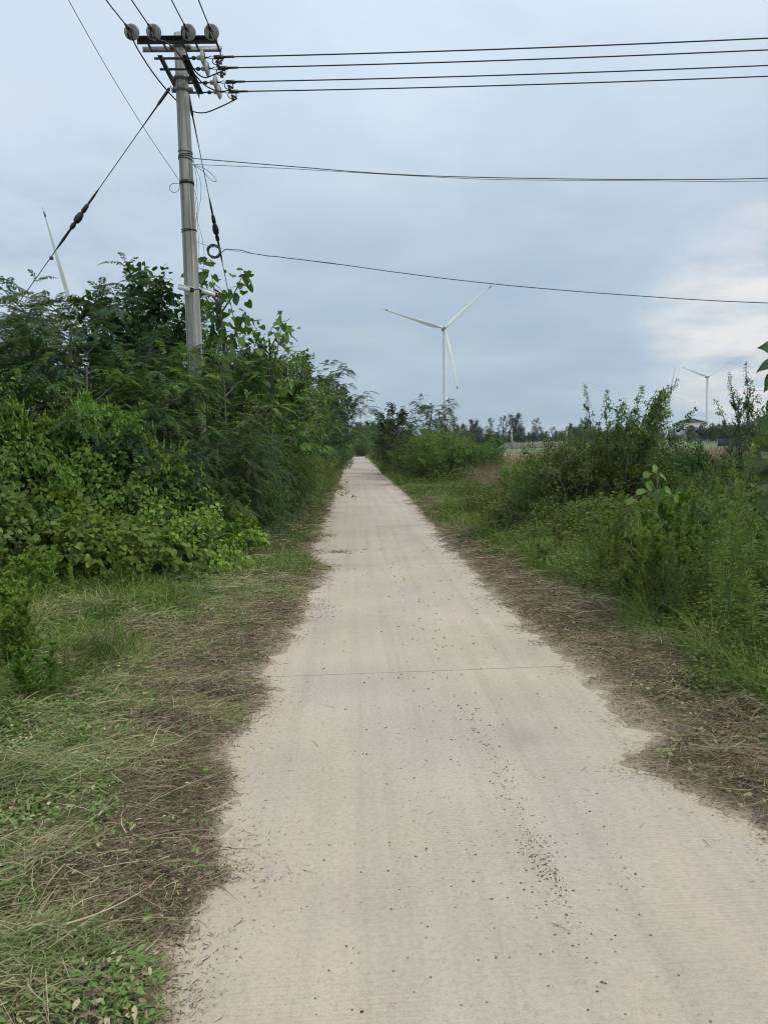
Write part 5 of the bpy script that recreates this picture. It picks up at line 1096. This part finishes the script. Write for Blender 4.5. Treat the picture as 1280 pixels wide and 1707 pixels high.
house(815, 255, 3.2, 3.5, 4.0, .9, 'small grey-roofed hut among the distant trees above the green field', wall=plain('old_render', (.42, .39, .34), .9, 0, .1, .5), roof=plain('old_roof', (.22, .20, .18), .9, 0, .2, 1), wins=1)
# boundary of upright pale stakes
P0, P1 = at(832, 740, 165), at(955, 738, 172); t = thing('stake_fence', (P0[0], P0[1], -.1), 'low fence of pale upright stakes along the far side of the green field', 'fence'); STK = plain('weathered_stake', (.36, .33, .30), .9, 0, .25, 3)
mb = MB(); n = 60
for k in range(n):
    p = (P1-P0)*k/(n-1); p[2] = 0; tube(mb, [p, p+np.array([random.gauss(0, .05), 0, random.uniform(1.2, 1.6)])], .10, .5, 5)
link('stakes', mb.mesh('stakes', STK), t)
mb = MB(); e = P1-P0; e[2] = 0
for z in (.5, 1.1): bar(mb, np.array([0, -.14, z]), e+np.array([0, -.14, z]), .05, .07)
link('rail', mb.mesh('fence_rail', STK), t)
p = at(853, 740, 160); t = thing('concrete_post', (p[0], p[1], -.1), 'short pale utility post standing alone in front of the stake fence', 'post'); mb = MB(); tube(mb, [(0, 0, 0), (0, 0, 3.9)], [.22, .16], .5, 12); link('shaft', mb.mesh('post_shaft', POLEM, True), t); mb = MB(); bar(mb, (-.5, -.2, 3.5), (.5, -.2, 3.5), .08, .1); link('crossarm', mb.mesh('post_arm', DARKST), t)
p = at(944, 740, 165); t = thing('concrete_post', (p[0], p[1], -.1), 'second pale post farther right along the stake fence', 'post'); mb = MB(); tube(mb, [(0, 0, 0), (0, 0, 4.6)], [.2, .14], .5, 12); link('shaft', mb.mesh('post_shaft', POLEM, True), t); mb = MB(); bar(mb, (-.4, -.2, 4.2), (.4, -.2, 4.2), .08, .1); link('crossarm', mb.mesh('post_arm', DARKST), t)
BLUEF = plain('blue_sheet', (.030, .040, .085), .8, .0, .15, .5); p = at(1196, 735, 120); t = thing('sheet_fence', (p[0], p[1], -.1), 'dark blue sheet-metal fence behind the weeds near the right edge', 'fence')
for k in range(3): mb = MB(); box(mb, (1.25*k+.62, 0, .6), 1.2, .05, 1.2); [box(mb, (1.25*k+.15+.2*j, -.035, .6), .06, .03, 1.2) for j in range(6)]; link('panel', mb.mesh('panel', BLUEF), t)
mb = MB(); [box(mb, (1.25*k, .06, .65), .07, .07, 1.35) for k in range(4)]; link('post', mb.mesh('fence_posts', STEEL), t)

# ------------------------------------------------------------------ far trees
FT = 'trees of the distant tree line on the right'
far = [(1262, 706), (1225, 712), (1075, 712), (1090, 716), (1045, 708)]
named = [(838, 692, 240, 'far_c', 'thin tree on the skyline left of the distant tree line'), (864, 688, 240, 'far_a', 'rounded tree standing highest on the distant skyline'), (892, 696, 245, 'far_c', 'feathery thin tree right of the rounded skyline tree'),
         (818, 696, 250, 'far_c', 'slim skyline tree above the small hut'), (975, 697, 230, 'far_b', 'broad dark tree just left of the arching shrub'), (950, 704, 235, 'far_b', 'bushy dark tree left of the broad dark one'), (787, 698, 250, 'far_a', 'dark skyline tree beside the turbine tower base'), (770, 702, 255, 'far_b', 'low dark tree at the foot of the tall turbine')]
for (px, py, Y, k, lab) in named: plant(k, 'tree', PX_(px, Y), Y, ZT(px, py, Y), lab, 'tree', FT)
px = 640
while px < 1330:
    Y = random.uniform(255, 300); py = 742-.026*(px-592) - random.uniform(14, 25)
    plant(random.choice(['far_a', 'far_b', 'far_b', 'far_c']), 'tree', PX_(px, Y), Y, ZT(px, py, Y), 'one of the small dark trees merging into the distant tree line', 'tree', FT, wid=1.45); px += random.uniform(7, 12)
px = 690
while px < 1300:
    Y = random.uniform(205, 235); H = random.uniform(2.8, 4.2)
    if not (1110 < px < 1180): plant('far_bush', 'bush', PX_(px, Y), Y, H, 'low dark bush under the distant tree line', 'bush', 'bushes under the distant tree line', wid=1.1)
    px += random.uniform(9, 14)
for (px, Y, H) in ((1180, 170, 3.4), (1192, 172, 4.0), (1208, 150, 3.6), (1225, 150, 3.8), (1245, 150, 4.0), (1265, 150, 4.6), (1150, 180, 1.9), (1166, 182, 3.9), (1124, 182, 2.2)):
    plant('far_bush', 'bush', PX_(px, Y), Y, H, 'dark bush in front of the white house and its fence', 'bush', 'bushes in front of the white house')
px = 560
for px in (520, 548, 575, 590, 600, 615, 628, 645, 665): Y = random.uniform(150, 200); plant('far_a', 'tree', PX_(px, Y), Y, random.uniform(6, 8.5), 'tree far beyond the end of the road', 'tree', 'trees beyond the end of the road')

# ------------------------------------------------------------------ air
hz = MB(); box(hz, (0, 1150, 93.8), 3200, 2700, 190); me = hz.mesh('haze', WHITEP); me.materials.clear()
hm = bpy.data.materials.new('haze'); hm.use_nodes = True; hn = hm.node_tree; hn.nodes.clear()
pv = hn.nodes.new('ShaderNodeVolumePrincipled'); pv.inputs['Density'].default_value = .00016; pv.inputs['Color'].default_value = (.80, .88, .97, 1); pv.inputs['Anisotropy'].default_value = 0.1
mo = hn.nodes.new('ShaderNodeOutputMaterial'); hn.links.new(pv.outputs[0], mo.inputs['Volume']); me.materials.append(hm)
stuff('haze', me, 'pale haze fading the far turbines', 'haze')
print('plants', PCOUNT[0])
